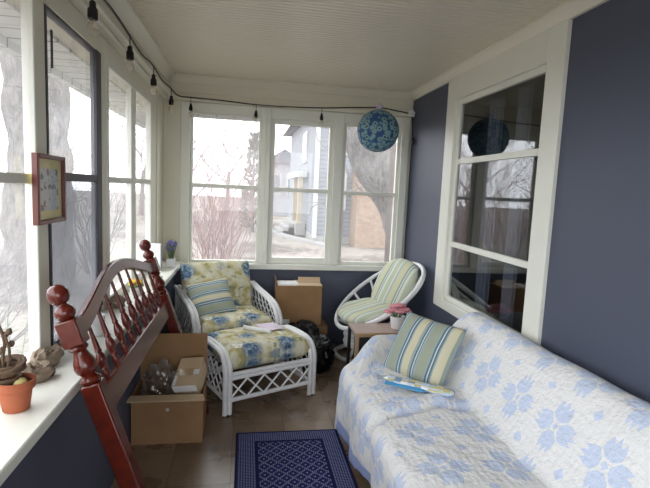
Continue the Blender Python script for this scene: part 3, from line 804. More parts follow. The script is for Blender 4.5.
def quilt_pt(f, yv):
    s = f*arcs[-1]; i = 0
    while i < len(arcs)-2 and arcs[i+1] < s: i += 1
    t = (s-arcs[i])/(arcs[i+1]-arcs[i]); p = prof[i].lerp(prof[i+1], t); x, z = p.x, p.y
    hang = max(0, yv-YE); y = min(yv, YE)
    fr = sst(.45, .15, z) if x < 1.36 else 0
    # raised far end over the armrest
    arm = sst(2.66, 2.84, y)*sst(1.36, 1.60, x)*(1-sst(1.84, 2.0, x))
    z += .075*arm*(1+.15*nz((x, y, 0), 8, 3))
    if x > 1.83:                       # backrest sinks towards its far end
        k = sst(2.60, 2.90, y); z = lerp(z, min(z, .46+.06*(x-1.83)), k); 
        z += .012*nz((x, y, 0), 3, 2)
    # far front corner is pulled in, round
    ye = 2.66+.27*sst(1.30, 1.62, x)
    y = y+(ye-YE)*sst(1.4, YE, y)**3
    # cushion break and folds
    g = math.exp(-((y-2.06-.25*(x-1.6)*(x < 1.7))/.028)**2)
    if x < 1.84:
        z -= .024*g*(1 if z > .3 else 0); x += .018*g if z < .42 and x < 1.4 else 0
        z += .014*sst(.40, .42, z)*math.exp(-((y-2.13-.25*(x-1.6))/.04)**2)
        z += sst(.38, .42, z)*(.012*nz((x, y, 0), 5, 1)+.005*nz((x, y, 0), 17, 4))
    if x < 1.37:
        fold = nz((0, y, z*.4), 5.5, 6)*.03+nz((0, y, z*.5), 13, 2)*.012
        low = 1-sst(.05, .40, z)
        x += fold*low+.034*low
        x += .016*sst(2.02, 2.08, y)*low*-1
        z += low*(1-sst(.05, .25, z))*(.045*nz((0, y, 0), 2.6, 8)+.05*math.exp(-((y-2.05)/.12)**2))
        z = max(z, .015)
    if hang > 0:
        z = max(.02, z-hang); y += .03*sst(0, .2, hang)+.012*nz((x*3, hang*2, 0), 4, 4)
    if x > 1.85: x += .006*nz((x, y, z), 9, 7)
    return Vector((min(x, 2.212), y, z))
b = MB(); nv, nu = 250, 120
b.grid(lambda a, c: quilt_pt(a, YA+(YE+SK-YA)*c), nu, nv, lambda a, c: (YA+(YE+SK-YA)*c, a*arcs[-1]))
qo = b.build('quilt', quilt_mat, solid=.010, angle=180)
tag(qo, 'white quilt with light blue tulip patchwork spread over the whole sofa', 'quilt')
# pillow on the sofa
BL, BR = Vector((1.545, 2.595, .470)), Vector((1.770, 2.30, .455))
TLp, TRp = Vector((1.72, 2.655, .705)), Vector((1.89, 2.335, .69))
ux = ((BR-BL)+(TRp-TLp)).normalized(); uy = ((TLp-BL)+(TRp-BR)); uy = (uy-ux*uy.dot(ux)).normalized(); un = ux.cross(uy)
b = MB(); b.pillow(.405, .375, .13, basis((BL+BR+TLp+TRp)/4, ux, uy, un), 30, 2.8, .08, .006, 9)
tag(b.build('throw_pillow', stripe_sofa, weld=True), 'sage, cream and blue striped throw pillow propped on the quilted sofa', 'pillow', 'striped throw pillows')
# bagged newspaper in front of it
news = Mat('bagged_newsprint', .15, .7); u, v, _ = news.xyz('UV')
n1 = news.noise(30, 3, 'UV'); blk = (v/.035+.2).fl()
wn = news.nt.nodes.new('ShaderNodeTexWhiteNoise'); news.nt.links.new(news.vec(blk, (u/.013).fl(), 0.0), wn.inputs['Vector'])
c = news.ramp(N(news.nt, wn.outputs['Value']), [(0, rgb(196, 208, 222)), (.3, rgb(226, 230, 232)), (.5, rgb(120, 134, 150)), (.62, rgb(198, 186, 112)), (.78, rgb(150, 190, 216)), (.9, rgb(90, 150, 196))], 'CONSTANT')
news.col(news.mix(n1*.25, c, rgb(226, 230, 234))); news.bump(n1, .6, .01)
A, Bp = Vector((1.475, 2.345, .474)), Vector((1.775, 2.125, .474)); dirn = (Bp-A).normalized()
side = dirn.cross(Vector((0, 0, 1)))
def roll(a, c):
    t = c; th = a*2*pi; L = (Bp-A).length
    r = .9+.10*nz((t*6, cos(th), sin(th)), 2, 1)
    e = min(1, .35+3*min(t, 1-t)*3)
    return A+dirn*L*t+side*cos(th)*.040*r*e+Vector((0, 0, 1))*(sin(th)*.021*r*e)
nw = thing('newspaper', 'folded newspaper in a clear blue plastic sleeve lying on the quilt by the striped pillow', 'newspaper', (1.62, 2.25, .455))
b = MB().grid(roll, 28, 44, lambda a, c: (a*.2, c*.36)); b.build('rolled_sheets', news.m, nw)
blue_ink = plain('blue_plastic_sleeve', rgb(70, 150, 200), .2, .6, .1, 12)
def sl(a, c):
    t = lerp(.06, .62, c); return A+dirn*(Bp-A).length*t+side*lerp(.030, .050, a)+Vector((0, 0, lerp(.004, -.012, a)))
MB().grid(sl, 4, 24).build('sleeve_edge', blue_ink, nw, solid=.004)
MB().tube([A-dirn*.035+Vector((0, 0, -.006)), A-dirn*.012, A+dirn*.02], [.016, .008, .016], 10).build('twisted_end', plain('grey_plastic_film', rgb(150, 156, 166), .25, .6), nw)

# ------------------------------------------------------------------ rug
b = MB(); r0x, r0y = .704, 1.795
b.add([(r0x+i, r0y+j, k) for k in (.001, .009) for j in (0, RL) for i in (0, RW)], [(0, 2, 3, 1), (4, 5, 7, 6), (0, 1, 5, 4), (2, 6, 7, 3), (0, 4, 6, 2), (1, 3, 7, 5)], [(i, j) for k in (0, 1) for j in (0, RL) for i in (0, RW)])
tag(b.build('rug', rug_mat, bevel=.002), 'small navy blue lattice patterned rug on the tile floor', 'rug')

# ------------------------------------------------------------------ globe lantern
GC = Vector((1.762, 3.8, 1.946))
gl = thing('paper_globe_lantern', 'blue dotted papier-mache globe hanging from the ceiling by the back window', 'lantern', (GC.x, GC.y, GC.z-.168))
b = MB(); b.lathe([(max(.001, .168*sin(pi*k/40)), -.168*cos(pi*k/40)) for k in range(41)], 56, Matrix.Translation(GC)); b.build('shade', globe_mat, gl)
lil = plain('lilac_plastic', rgb(190, 180, 206), .4)
b = MB(); b.lathe([(.012, .15), (.026, .168), (.022, .18), (.030, .195), (.018, .212), (.004, .222)], 16, Matrix.Translation(GC)); b.build('cap', lil, gl)
b = MB(); b.tube([GC+Vector((0, 0, .215)), GC+Vector((0, 0, ZC-GC.z+.002))], .002, 6); b.build('hanging_string', paper, gl)

# ------------------------------------------------------------------ string lights
sl_ = thing('string_lights', 'black string of bare bulbs along the ledge over the left and back windows', 'string lights', (.1, 2.7, 2.2))
lx, lz = .098, 2.205
pts = [(lx, -1.4, lz+.02)]
drops = [(lx, .2), (lx, .84), (lx, 1.47), (lx, 2.095), (lx, 2.705), (lx, 3.345), (lx, 4.085)]
for i, (x, y) in enumerate(drops):
    pts.append((x, y, lz+.012))
    if i < len(drops)-1: ny = drops[i+1][1]; pts.append((x+.004, (y+ny)/2, lz-.012 if i != 3 else lz+.02))
pts += [(.14, 4.245, 2.185)]
bd = [(.245, 2.175), (.79, 2.155), (1.362, 2.170)]
pts += [(.245, 4.255, 2.178), (.5, 4.255, 2.172), (.79, 4.255, 2.158), (1.08, 4.255, 2.160), (1.362, 4.255, 2.172), (1.64, 4.255, 2.195), (1.90, 4.255, 2.210), (2.05, 4.255, 2.195), (2.18, 4.25, 2.178)]
b = MB(); b.tube(smooth(pts, 8), .0055, 8); b.build('cord', black_rubber, sl_)
warm = plain('brass_filament_base', rgb(196, 170, 120), .35, .5, .05, 10, 0, .6)
for (x, y, z) in [(x, y, lz+.008) for x, y in drops]+[(x, 4.25, z) for x, z in bd]:
    k = 1 if y < 4.2 else .8
    T = Matrix.Translation((x+.012 if y < 4.2 else x, y-(.0 if y < 4.2 else .012), z)); S = Matrix.Scale(k, 4); DR = Matrix.Translation((0, 0, -.012))
    b = MB(); b.xf = T @ S @ DR
    b.tube([(0, 0, .004), (0, 0, -.07)], .003, 6); b.lathe([(.008, -.05), (.012, -.055), (.013, -.075), (.019, -.082), (.0195, -.118), (.016, -.122)], 16)
    sk = b.build('socket', black_rubber, sl_)
    b = MB(); b.xf = T @ S @ DR
    b.lathe([(.012, -.121), (.013, -.128), (.02, -.142), (.0225, -.156), (.020, -.170), (.012, -.180), (.002, -.184)], 16); b.build('bulb', clear_glass, sk)
    b = MB(); b.xf = T @ S; b.tube([(0, 0, -.12), (.004, 0, -.14), (-.004, 0, -.155), (0, 0, -.165)], .0018, 5); b.build('filament', warm, sk)
rs_ = thing('roller_blind', 'slim white rolled-up blind with tan dots at the head of the left back window', 'blind', (.54, 4.31, 2.03))
MB().box(.238, .842, 4.302, 4.318, 2.028, 2.062).build('roll', white_glaze, rs_, bevel=.006)
tan = plain('tan_stud', rgb(176, 150, 110), .4)
for k in range(4): MB().lathe([(.006, 0), (.004, .004)], 10, Matrix.Translation((.30+k*.155, 4.302, 2.045)) @ Matrix.Rotation(pi/2, 4, 'X')).build('stud', tan, rs_)
# knotted cord end in the back right corner
ec = thing('extension_cord', 'black cord hanging down the back right corner from a white knot of ribbon', 'cord', (2.19, 4.24, 2.15))
b = MB(); b.tube(smooth([(2.195, 4.25, 2.17), (2.20, 4.24, 2.06), (2.205, 4.22, 1.97), (2.195, 4.19, 1.93), (2.207, 4.24, 1.90), (2.205, 4.235, 1.6), (2.21, 4.24, 1.3), (2.20, 4.235, 1.05), (2.21, 4.24, .75)], 8), .005, 6); b.build('wire', black_rubber, ec)
b = MB(); b.blob((2.205, 4.21, 1.93), (.015, .025, .03), .3, 3, 2, 12, 8); b.build('plug', black_rubber, ec)
b = MB()
for k in range(5):
    t = k*1.3; b.tube(smooth([(2.18, 4.24, 2.18), (2.18+.03*cos(t), 4.225, 2.18+.03*sin(t)), (2.175+.015*cos(t+1), 4.22, 2.18+.02*sin(t+1)), (2.18, 4.235, 2.18)], 5), .008, 6)
b.build('ribbon_knot', paper, ec)

# ------------------------------------------------------------------ picture on the window post
pf = thing('picture_frame', 'small framed picture with yellow mat hung on the left window post', 'picture', (.03, 1.865, 1.285))
redw = wood('red_brown_frame_wood', rgb(84, 36, 30), rgb(122, 60, 50), .3, 2)
py0, py1, pz0, pz1 = 1.735, 1.985, 1.288, 1.532; fwid = .016; xf0, xf1 = .019, .040
b = MB(); b.box(xf0, xf1, py0, py0+fwid, pz0, pz1); b.box(xf0, xf1, py1-fwid, py1, pz0, pz1); b.box(xf0, xf1, py0+fwid, py1-fwid, pz0, pz0+fwid); b.box(xf0, xf1, py0+fwid, py1-fwid, pz1-fwid, pz1)
b.build('frame', redw, pf, bevel=.003)
MB().box(.020, .027, py0+fwid, py1-fwid, pz0+fwid, pz1-fwid).build('mat_board', plain('yellow_mat_board', rgb(214, 204, 140), .8, .2, .04), pf)
art = Mat('sketchy_bird_print', .8, .2); ax, ay, az = art.xyz()
n1 = art.noise(26, 4); n2 = art.noise(34, 3, rough=.7)
c = art.mix(n1.gt(.57), rgb(196, 204, 212), rgb(120, 112, 124)); c = art.mix((n2.gt(.64)), c, rgb(150, 84, 76)); art.col(c)
MB().box(.027, .0285, py0+.050, py1-.050, pz0+.046, pz1-.050).build('print', art.m, pf)
MB().box(.0325, .0335, py0+fwid-.002, py1-fwid+.002, pz0+fwid-.002, pz1-fwid+.002).build('glazing', pic_glass, pf)

# ------------------------------------------------------------------ things on the left sill
ZS = .7725
tp = thing('terracotta_pot', 'small terracotta pot with a dry stem and twig wreath on the near sill', 'plant pot', (.078, 1.455, ZS))
T = Matrix.Translation((.078, 1.455, ZS))
b = MB(); b.lathe([(.001, 0), (.033, 0), (.035, .003), (.043, .062), (.047, .063), (.050, .066), (.052, .090), (.048, .092), (.045, .078), (.001, .076)], 32, T, False); b.build('pot', terracotta, tp)
b = MB(); b.lathe([(.001, .080), (.045, .078)], 24, T, False); b.build('soil', soil, tp)
b = MB(); b.blob((.094, 1.448, ZS+.085), (.018, .02, .012), .2, 3, 2, 16, 10); b.build('stone', plain('pale_yellow_stone', rgb(206, 192, 128), .6), tp)
b = MB()
for k in range(9):
    random.seed(k)
    r = .035+random.random()*.014; tz = random.random()*.05+.085; til = (random.random()-.5)*.5
    b.tube([(.050+r*cos(2*pi*j/20), 1.46+r*sin(2*pi*j/20), ZS+tz+til*r*cos(2*pi*j/20+k)) for j in range(20)], .006, 6, True)
b.build('twig_wreath', twig, tp)
b = MB()
b.tube(smooth([(.045, 1.46, ZS+.08), (.040, 1.47, ZS+.16), (.048, 1.465, ZS+.20), (.03, 1.47, ZS+.25)], 5), .005, 6)
b.tube(smooth([(.055, 1.45, ZS+.09), (.062, 1.46, ZS+.17), (.052, 1.462, ZS+.22), (.065, 1.465, ZS+.24)], 5), .004, 6)
for k in range(8): b.blob((.045+.02*sin(k*2.1), 1.465+.01*cos(k*3), ZS+.14+k*.013), (.009, .009, .010), .3, 3, k, 8, 6)
b.build('dry_stem', twig, tp)
def shell(c, rad, seed, label, rz):
    def fn(a, e):
        th, ph = a*2*pi, e*pi
        d = Vector((cos(th)*sin(ph), sin(th)*sin(ph), -cos(ph)))
        k = 1+.25*nz(d, 2.2, seed)+.14*abs(sin(6*th+4*d.z))*sin(ph)*.5+.1*nz(d, 9, seed)
        if d.z > .55 and abs(d.x-.15) < .5: k *= .62        # hollow mouth
        p = Matrix.Rotation(rz, 3, 'Z') @ Vector((d.x*rad[0]*k, d.y*rad[1]*k, d.z*rad[2]*k))
        return Vector((c[0]+p.x, c[1]+p.y, max(ZS, c[2]+p.z)))
    return tag(MB().grid(fn, 48, 30).build('knobbly_shell', stone), label, 'shell', 'knobbly shells on the sill')
shell((.042, 1.665, ZS+.032), (.055, .040, .040), 3, 'knobbly hollow grey shell on the sill, next to the terracotta pot', R(50))
shell((.030, 1.795, ZS+.034), (.060, .036, .044), 8, 'second knobbly grey shell, farther along the sill under the window post', R(70))
tag(MB().blob((.079, 1.70, ZS+.017), (.016, .018, .018), .08, 3, 1, 20, 14).build('pebble', plain('black_glossy_stone', rgb(26, 28, 34), .1, .7)), 'shiny black pebble beside the knobbly shells on the sill', 'stone')
wp = thing('white_cup', 'small white cup on the sill behind the near headboard spindles', 'cup', (.085, 2.17, ZS))
b = MB(); b.lathe([(.001, 0), (.030, 0), (.034, .004), (.042, .085), (.043, .088), (.039, .088), (.036, .01), (.001, .008)], 28, Matrix.Translation((.085, 2.17, ZS)), False); b.build('body', white_glaze, wp)
tag(MB().blob((.05, 2.66, ZS+.028), (.045, .05, .036), .25, 2.5, 6, 28, 18, .1, 9, ZS).build('stone', stone), 'rough grey stone on the sill behind the headboard spindles', 'stone')
yp = thing('flower_cup', 'small white cup of yellow flowers on the sill behind the headboard', 'potted plant', (.085, 2.95, ZS))
b = MB(); b.lathe([(.001, 0), (.028, 0), (.036, .06), (.033, .06), (.001, .05)], 24, Matrix.Translation((.085, 2.95, ZS)), False); b.build('cup', white_glaze, yp)
b = MB()
for k in range(8): t = k*.8; b.blob((.085+.028*cos(t), 2.95+.028*sin(t), ZS+.075+.012*sin(3*t)), (.016, .016, .012), .2, 3, k, 8, 6)
b.build('flowers', plain('yellow_petals', rgb(222, 178, 60), .6), yp)
b = MB()
for k in range(9): t = k*.7; b.blob((.085+.03*cos(t), 2.95+.035*sin(t), ZS+.06), (.018, .018, .008), .2, 3, k, 8, 6)
b.build('leaves', leafy, yp)
b = MB(); b.lathe([(.001, .002), (.024, 0), (.030, .006), (.046, .028), (.050, .042), (.047, .042), (.040, .026), (.001, .012)], 28, Matrix.Translation((.125, 3.36, ZS)), False)
tag(b.build('bowl', plain('sage_ceramic', rgb(176, 172, 150), .3)), 'small sage ceramic bowl on the sill past the far headboard post', 'bowl')
dv_ = thing('upright_device', 'white upright slab-shaped device with a grey slotted side on the far sill', 'device', (.055, 3.80, ZS))
b = MB(); b.box(.0, .092, 3.755, 3.815, ZS, ZS+.215); b.build('body', white_glaze, dv_, bevel=.006)
b = MB(); b.box(.0925, .0945, 3.765, 3.805, ZS+.02, ZS+.20); b.build('side_grille', plain('grey_grille', rgb(150, 156, 172), .5), dv_)
lv = thing('lavender_pot', 'square white pot of lavender in the far corner of the sill', 'potted plant', (.135, 3.98, ZS))
b = MB(); b.box(.10, .168, 3.945, 4.013, ZS, ZS+.072); b.build('pot', white_glaze, lv, bevel=.004)
b = MB(); b2 = MB()
for k in range(34):
    random.seed(100+k); a = random.random()*2*pi; r = random.random()*.05; hgt = .07+random.random()*.07
    p0 = Vector((.134, 3.979, ZS+.07)); p1 = p0+Vector((r*cos(a), r*sin(a), hgt))
    b.tube([p0+Vector((r*.4*cos(a), r*.4*sin(a), 0)), p1], .002, 5); b2.blob(p1, (.006, .006, .016), .2, 4, k, 6, 6)
b.build('stems', leafy, lv); b2.build('blooms', plain('lavender_blooms', rgb(120, 118, 168), .8), lv)

# ------------------------------------------------------------------ inside the house: vase seen through the glass
vz = thing('vase', 'white vase with red flowers inside the room behind the house window', 'vase', (2.50, 2.52, .60))
b = MB(); b.lathe([(.001, 0), (.035, 0), (.052, .04), (.055, .08), (.035, .13), (.024, .15), (.028, .165), (.001, .16)], 24, Matrix.Translation((2.50, 2.52, .66)), False); b.build('body', white_glaze, vz)
b = MB()
for k in range(9): t = k*.75; b.blob((2.50+.06*cos(t), 2.52+.07*sin(t), .87+.04*sin(2.3*t)), (.035, .035, .03), .2, 3, k, 10, 8)
b.build('flowers', plain('red_petals', rgb(170, 44, 36), .7), vz)
it = thing('window_table', 'dark table under the vase inside the room behind the house window', 'table', (2.6, 2.7, 0))
MB().box(2.38, 2.85, 2.3, 3.2, .62, .655).build('table_top', table_dark, it)
for x in (2.41, 2.82):
    for y in (2.33, 3.17): MB().box(x-.02, x+.02, y-.02, y+.02, 0, .62).build('leg', table_dark, it)

# ------------------------------------------------------------------ outdoors
GZ = -.5
m = Mat('dry_winter_lawn', .95, .1)
n1 = m.noise(.35, 5); n2 = m.noise(6, 5, rough=.7)
c = m.ramp(n1*.55+n2*.45, [(.36, rgb(70, 63, 57)), (.46, rgb(98, 91, 85)), (.54, rgb(134, 127, 120)), (.64, rgb(92, 88, 78))])
m.col(c); m.bump(n2, .6, .05); lawn = m.m
b = MB().box(-60, 60, -30, 90, GZ-.2, GZ); struct('ground', b, lawn)
conc = plain('pale_concrete', rgb(140, 138, 136), .9, .2, .05, 2)
bark = Mat('grey_tree_bark', .95, .1); x, y, z = bark.xyz()
f = (bark.noise(5, 6, v=bark.vec(x*2.2, y*2.2, z*.7), rough=.75)-.5)*1.8+.5; bark.col(bark.mix(f, rgb(60, 56, 56), rgb(170, 164, 160))); bark.bump(f, 1.0, .08); bark = bark.m
dtwig = plain('red_brown_branch', rgb(146, 116, 112), .9, .1, .15, 8)
gtwig = plain('grey_branch', rgb(128, 120, 120), .9, .1, .15, 8)
evg = plain('evergreen_needles', rgb(92, 108, 96), .9, .1, .2, 5)
soffit = Mat('white_soffit_boards', .7, .2); x, y, z = soffit.xyz()
soffit.col(soffit.mix(((y/.16).fr()).lt(.07), rgb(222, 222, 220), rgb(130, 128, 126))); soffit = soffit.m
# eaves outside the left windows: seamed soffit boards, and fascia
b = MB(); yy = -2.2
while yy < 5.4:
    b.box(-.34, -.13, yy, yy+.192, 2.06, 2.08); yy += .20
b.box(-.34, -.13, -2.2, 5.4, 2.078, 2.10)
b.box(-.385, -.34, -2.2, 5.4, 2.02, 2.20)
struct('trim_11', b, soffit)
# trees
def trunk(pts, rs, seed, seg=26):
    b = MB(); P = smooth(pts, 10); n = len(P)
    rr = [lerp(rs[min(int(i/(n-1)*(len(rs)-1)), len(rs)-2)], rs[min(int(i/(n-1)*(len(rs)-1)), len(rs)-2)+1], (i/(n-1)*(len(rs)-1)) % 1 if i < n-1 else 1) for i in range(n)]
    b.tube(P, rr, seg)
    b.v = [p+Vector((nz(p, 2.2, seed), nz(p, 2.2, seed+3), 0))*.09 for p in b.v]
    return b
def branches(b, p, d, ln, r, lev, rnd, spread=.55, kids=3, gravity=.05, seg=5, curve=.25):
    pts = [p]; dd = d.normalized()
    for k in range(4):
        dd = (dd+Vector((rnd.uniform(-1, 1), rnd.uniform(-1, 1), rnd.uniform(-.6, .8)+gravity))*curve).normalized()
        pts.append(pts[-1]+dd*ln/4)
    b.tube(pts, [r, r*.88, r*.75, r*.62, r*.45], seg)
    if lev > 0:
        for k in range(kids):
            i = rnd.choice((1, 2, 3, 4)); nd = (dd+Vector((rnd.uniform(-1, 1), rnd.uniform(-1, 1), rnd.uniform(-.5, .9)))*spread*1.6)
            branches(b, pts[i], nd, ln*rnd.uniform(.5, .8), r*.5, lev-1, rnd, spread, kids, gravity, 4 if lev > 1 else 3, curve)
t = thing('tree', 'massive grey leaning tree trunk outside the right back window', 'tree', (3.25, 8.0, GZ))
trunk([(3.74, 8.0, GZ), (3.60, 8.0, .3), (3.42, 8.0, 1.1), (2.92, 8.0, 2.0), (2.55, 8.0, 2.9), (2.1, 8.0, 4.2), (1.7, 8.0, 5.6)], [.46, .39, .37, .42, .46, .45, .35], 3).build('trunk', bark, t)
rn_ = random.Random(5)
for p0, d0, l0, r0, lv in [((2.95, 8, 1.30), (-1, -.1, .45), 1.5, .02, 2), ((2.7, 8, 1.55), (-1, -.1, -.5), .9, .018, 1)]+[((1.8, 8, 5.2), (cos(k), sin(k), .9), 2.2, .09, 3) for k in range(6)]:
    b = MB(); branches(b, Vector(p0), Vector(d0), l0, r0, lv, rn_, .45, 2 if lv < 3 else 3); b.build('branch', gtwig, t)
t = thing('tree', 'broad pale tree trunk outside the left windows, beyond the picture frame', 'tree', (-2.7, 8.6, GZ))
trunk([(-2.75, 8.6, GZ), (-2.7, 8.6, .4), (-2.66, 8.6, 1.5), (-2.68, 8.6, 2.8), (-2.75, 8.7, 4.5), (-2.6, 8.7, 6.5)], [.66, .50, .46, .47, .45, .35], 9).build('trunk', bark, t)
rn_ = random.Random(8)
for k in range(7):
    b = MB(); branches(b, Vector((-2.65, 8.7, 5.2+.2*k)), Vector((cos(k*.9), sin(k*.9), .6)), 2.6, .11, 3, rn_); b.build('branch', gtwig, t)
def shrub(name, label, base, n, ln, r, lev, mat, seed, up=.9, spread=.45, cat='shrub', group=None, kids=3, lean=(0, 0)):
    rn = random.Random(seed); b = MB()
    for k in range(n):
        a = rn.uniform(0, 2*pi); q = rn.uniform(.1, .75)
        branches(b, Vector((base[0]+.12*cos(a), base[1]+.12*sin(a), GZ)), Vector((cos(a)*q+lean[0], sin(a)*q+lean[1], up)), ln*rn.uniform(.7, 1.1), r, lev, rn, spread, kids, .12)
    return tag(b.build(name, mat), label, cat, group)
shrub('bare_bush', 'bare reddish many-stemmed bush outside the back left window', (.22, 8.3), 46, 1.75, .008, 3, dtwig, 3, 1.5, .38, kids=4)
shrub('bare_bush', 'grey bare shrub outside the nearest left window, at its lower part', (-1.9, 4.6), 16, 1.1, .014, 3, gtwig, 14, .8, .55)
shrub('bare_bush', 'bare twiggy shrub outside the far pair of left windows', (-2.4, 10.5), 18, 1.7, .014, 3, gtwig, 21, 1.0, .5)
hz = [(-9, 26, 5, 1), (-5.5, 30, 6, 2), (-2.5, 27, 5.5, 3), (-.6, 33, 7, 4), (2.2, 36, 7, 5), (-13, 24, 5, 6), (-16, 16, 5, 7), (-20, 30, 7, 9)]
labs = ['bare grey tree far off beyond the left windows', 'tall bare tree at the end of the yard, left of the back corner', 'bare hazy tree behind the reddish bush', 'high bare tree in the distance above the reddish bush', 'far bare tree between the bush and the pale houses', 'bare tree across the left yard', 'nearer bare tree in the left yard', 'tallest distant bare tree, far left']
for (x, y, h_, sd), lb in zip(hz, labs):
    rn = random.Random(sd); b = MB(); b.tube([(x, y, GZ), (x+.1, y, h_*.35)], [.16, .11], 8)
    for k in range(7): branches(b, Vector((x+.05, y, GZ+h_*(.15+.07*k))), Vector((cos(k*1.7), sin(k*1.7), 1.0)), h_*.42, .06, 3, rn, .5, 3, .1, 4)
    tag(b.build('bare_tree', gtwig), lb, 'tree', 'bare trees across the yard')
rn = random.Random(4); b = MB()
for k in range(420):
    q = rn.random(); a = rn.uniform(0, 2*pi); rr = .75*(1-q)**.7+.08; z = GZ+.2+q*4.0
    p = Vector((1.0+rr*.4*cos(a), 21+rr*.4*sin(a), z)); d = Vector((cos(a), sin(a), .5))*(.35*(1-q*.5))
    b.tube([p, p+d*.6, p+d+Vector((0, 0, .06))], [.05, .04, .008], 4)
ev = b; b = MB(); b.tube([(1.0, 21, GZ), (1.0, 21, 3.8)], [.09, .03], 8)
t = thing('evergreen_tree', 'slim dark evergreen behind the reddish bush', 'tree', (1.0, 21, GZ)); ev.build('needles', evg, t); b.build('trunk', gtwig, t)
rn = random.Random(14); b = MB()
for k in range(70):
    a = rn.uniform(0, 2*pi); d = Vector((cos(a)*.28, sin(a)*.4, 1)).normalized(); p = Vector((-.62, 2.62+rn.uniform(-.25,.25), GZ)); L = rn.uniform(.9, 1.35)
    P2 = [p, p+d*L*.5, p+d*L+Vector((cos(a)*.1, sin(a)*.1, -.05))]; b.tube(P2, [.006, .005, .002], 4)
    for j in range(9):
        q = .45+.06*j; o = P2[0].lerp(P2[2], q); w_ = Vector((rn.uniform(-1, 1), rn.uniform(-1, 1), .3))*.07
        b.tube([o, o+w_], [.004, .0015], 3)
tag(b.build('green_bush', plain('muted_green_needles', rgb(110, 134, 96), .9, .1, .2, 6)), 'feathery green bush just outside the nearest left pane', 'shrub')
# neighbouring house
sid = Mat('grey_blue_siding', .8, .2); x, y, z = sid.xyz()
ln_ = ((z/.16).fr()).lt(.12); sid.col(sid.mix(ln_, rgb(120, 122, 127), rgb(84, 87, 93))); sid = sid.m
psid = Mat('pale_siding', .8, .2); x, y, z = psid.xyz()
ln_ = ((z/.16).fr()).lt(.1); psid.col(psid.mix(ln_, rgb(150, 150, 154), rgb(120, 120, 126))); psid = psid.m
brick = Mat('tan_brick', .9, .1); bt = brick.nt.nodes.new('ShaderNodeTexBrick'); bt.inputs['Scale'].default_value = 4.5
x, y, z = brick.xyz(); brick.nt.links.new(brick.vec(x+y, z, 0.0), bt.inputs['Vector'])
bt.inputs['Color1'].default_value = rgb(138, 118, 102); bt.inputs['Color2'].default_value = rgb(122, 102, 88); bt.inputs['Mortar'].default_value = rgb(146, 134, 122)
brick.col(bt.outputs[0]); brick = brick.m
roofm = plain('grey_shingles', rgb(86, 88, 96), .9, .1, .1, 4)
wtrim = plain('house_white_trim', rgb(170, 170, 168), .7, .2, .03)
dglass = plain('dark_house_window', rgb(104, 112, 122), .15, .6)
hs = thing('neighbour_house', 'grey blue sided house with tan brick side behind the right back windows', 'house', (6.0, 19, GZ))
HX0, HY0 = 3.2, 17.2
b = MB(); b.box(HX0, 13, HY0, 28, GZ+.25, 4.6); b.build('siding_wall', sid, hs)
b = MB(); b.box(HX0-.02, 13, HY0-.03, 28, GZ, GZ+.25); b.build('foundation', conc, hs)
b = MB(); b.box(4.52, 8.5, HY0-1.0, HY0-.02, GZ, 2.35); b.build('brick_wall', brick, hs)
b = MB(); b.box(HX0-.07, HX0+.08, HY0-.07, HY0+.08, GZ+.2, 4.6); b.build('corner_trim', wtrim, hs)
b = MB(); vs_ = [(HX0-.5, HY0-.5, 4.5), (13.5, HY0-.5, 4.5), (13.5, 28.5, 4.5), (HX0-.5, 28.5, 4.5), (8.2, HY0-.5, 7.5), (8.2, 28.5, 7.5)]
b.add(vs_, [(0, 4, 5, 3), (1, 2, 5, 4), (0, 1, 4), (2, 3, 5), (0, 3, 2, 1)]); b.build('roof', roofm, hs)
def hwin(x0, x1, y, z0, z1):
    f = MB().box(x0, x1, y-.06, y, z0, z1).build('window', wtrim, hs); MB().box(x0+.1, x1-.1, y-.075, y-.062, z0+.1, z1-.1).build('pane', dglass, f)
hwin(3.98, 4.32, HY0, .75, 2.2); hwin(4.02, 4.4, HY0, 2.75, 4.0)
def hwinx(y0, y1, z0, z1):
    f = MB().box(HX0-.06, HX0, y0, y1, z0, z1).build('window', wtrim, hs); MB().box(HX0-.075, HX0-.062, y0+.1, y1-.1, z0+.1, z1-.1).build('pane', dglass, f)
hwinx(20, 21.4, 2.6, 3.9)
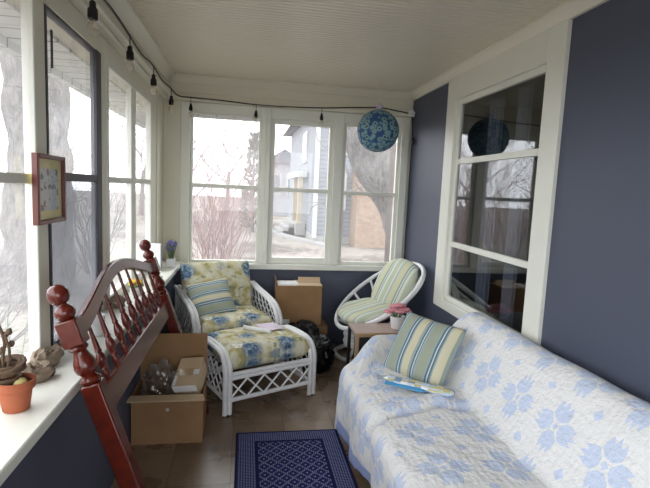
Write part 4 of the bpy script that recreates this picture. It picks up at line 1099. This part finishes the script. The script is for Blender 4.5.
# entry porch on its left flank
b = MB(); b.box(2.75, HX0-.06, 19.5, 24, GZ+.05, GZ+.55); b.build('porch_floor', conc, hs)
b = MB(); b.box(2.75, HX0-.06, 19.4, 24, 1.95, 2.2); b.build('porch_roof', wtrim, hs)
for yy in (19.6, 21.6): MB().box(2.80, 2.98, yy-.09, yy+.09, GZ+.55, 1.95).build('porch_column', plain('cream_column', rgb(160, 146, 122), .8), hs)
for k in range(3): MB().box(2.05+k*.23, 2.75, 20.0, 22.6, GZ+.02, GZ+.18+k*.16).build('step', conc, hs)
b = MB(); 
pp = smooth([(1.6, 23, GZ), (1.9, 20.8, GZ), (2.5, 18.8, GZ), (3.2, 17.2, GZ), (3.6, 15.9, GZ)], 8)
vs_ = []
for i, p in enumerate(pp):
    for q in (-.18, .18): vs_ += [(p.x+q, p.y+q*.3, GZ-.05), (p.x+q, p.y+q*.3, GZ+.09)]
fs_ = []
for i in range(len(pp)-1):
    o = 4*i; fs_ += [(o+1, o+3, o+7, o+5), (o, o+1, o+5, o+4), (o+2, o+6, o+7, o+3)]
b.add(vs_, fs_); struct('garden_path', b, conc)
# pale houses farther off
def farhouse(x, y, w_, h_, rh, label, mt):
    o = thing('distant_house', label, 'house', (x, y, GZ), 0, 'pale houses beyond the yard')
    MB().box(x-w_/2, x+w_/2, y, y+6, GZ, h_).build('wall', mt, o)
    MB().add([(x-w_/2-.3, y-.3, h_), (x+w_/2+.3, y-.3, h_), (x+w_/2+.3, y+6.3, h_), (x-w_/2-.3, y+6.3, h_), (x, y-.3, h_+rh), (x, y+6.3, h_+rh)], [(0, 4, 5, 3), (1, 2, 5, 4), (0, 1, 4), (2, 3, 5), (0, 3, 2, 1)]).build('roof', roofm, o)
    for k in (-1, 1):
        f = MB().box(x+k*w_*.22-.4, x+k*w_*.22+.4, y-.08, y, h_-2.2, h_-.7).build('window', wtrim, o); MB().box(x+k*w_*.22-.28, x+k*w_*.22+.28, y-.1, y-.082, h_-2.05, h_-.85).build('pane', dglass, o if False else f)
farhouse(3.3, 34, 2.6, 3.2, 1.0, 'small pale house with grey roof between the trees, left of the grey blue house', psid)
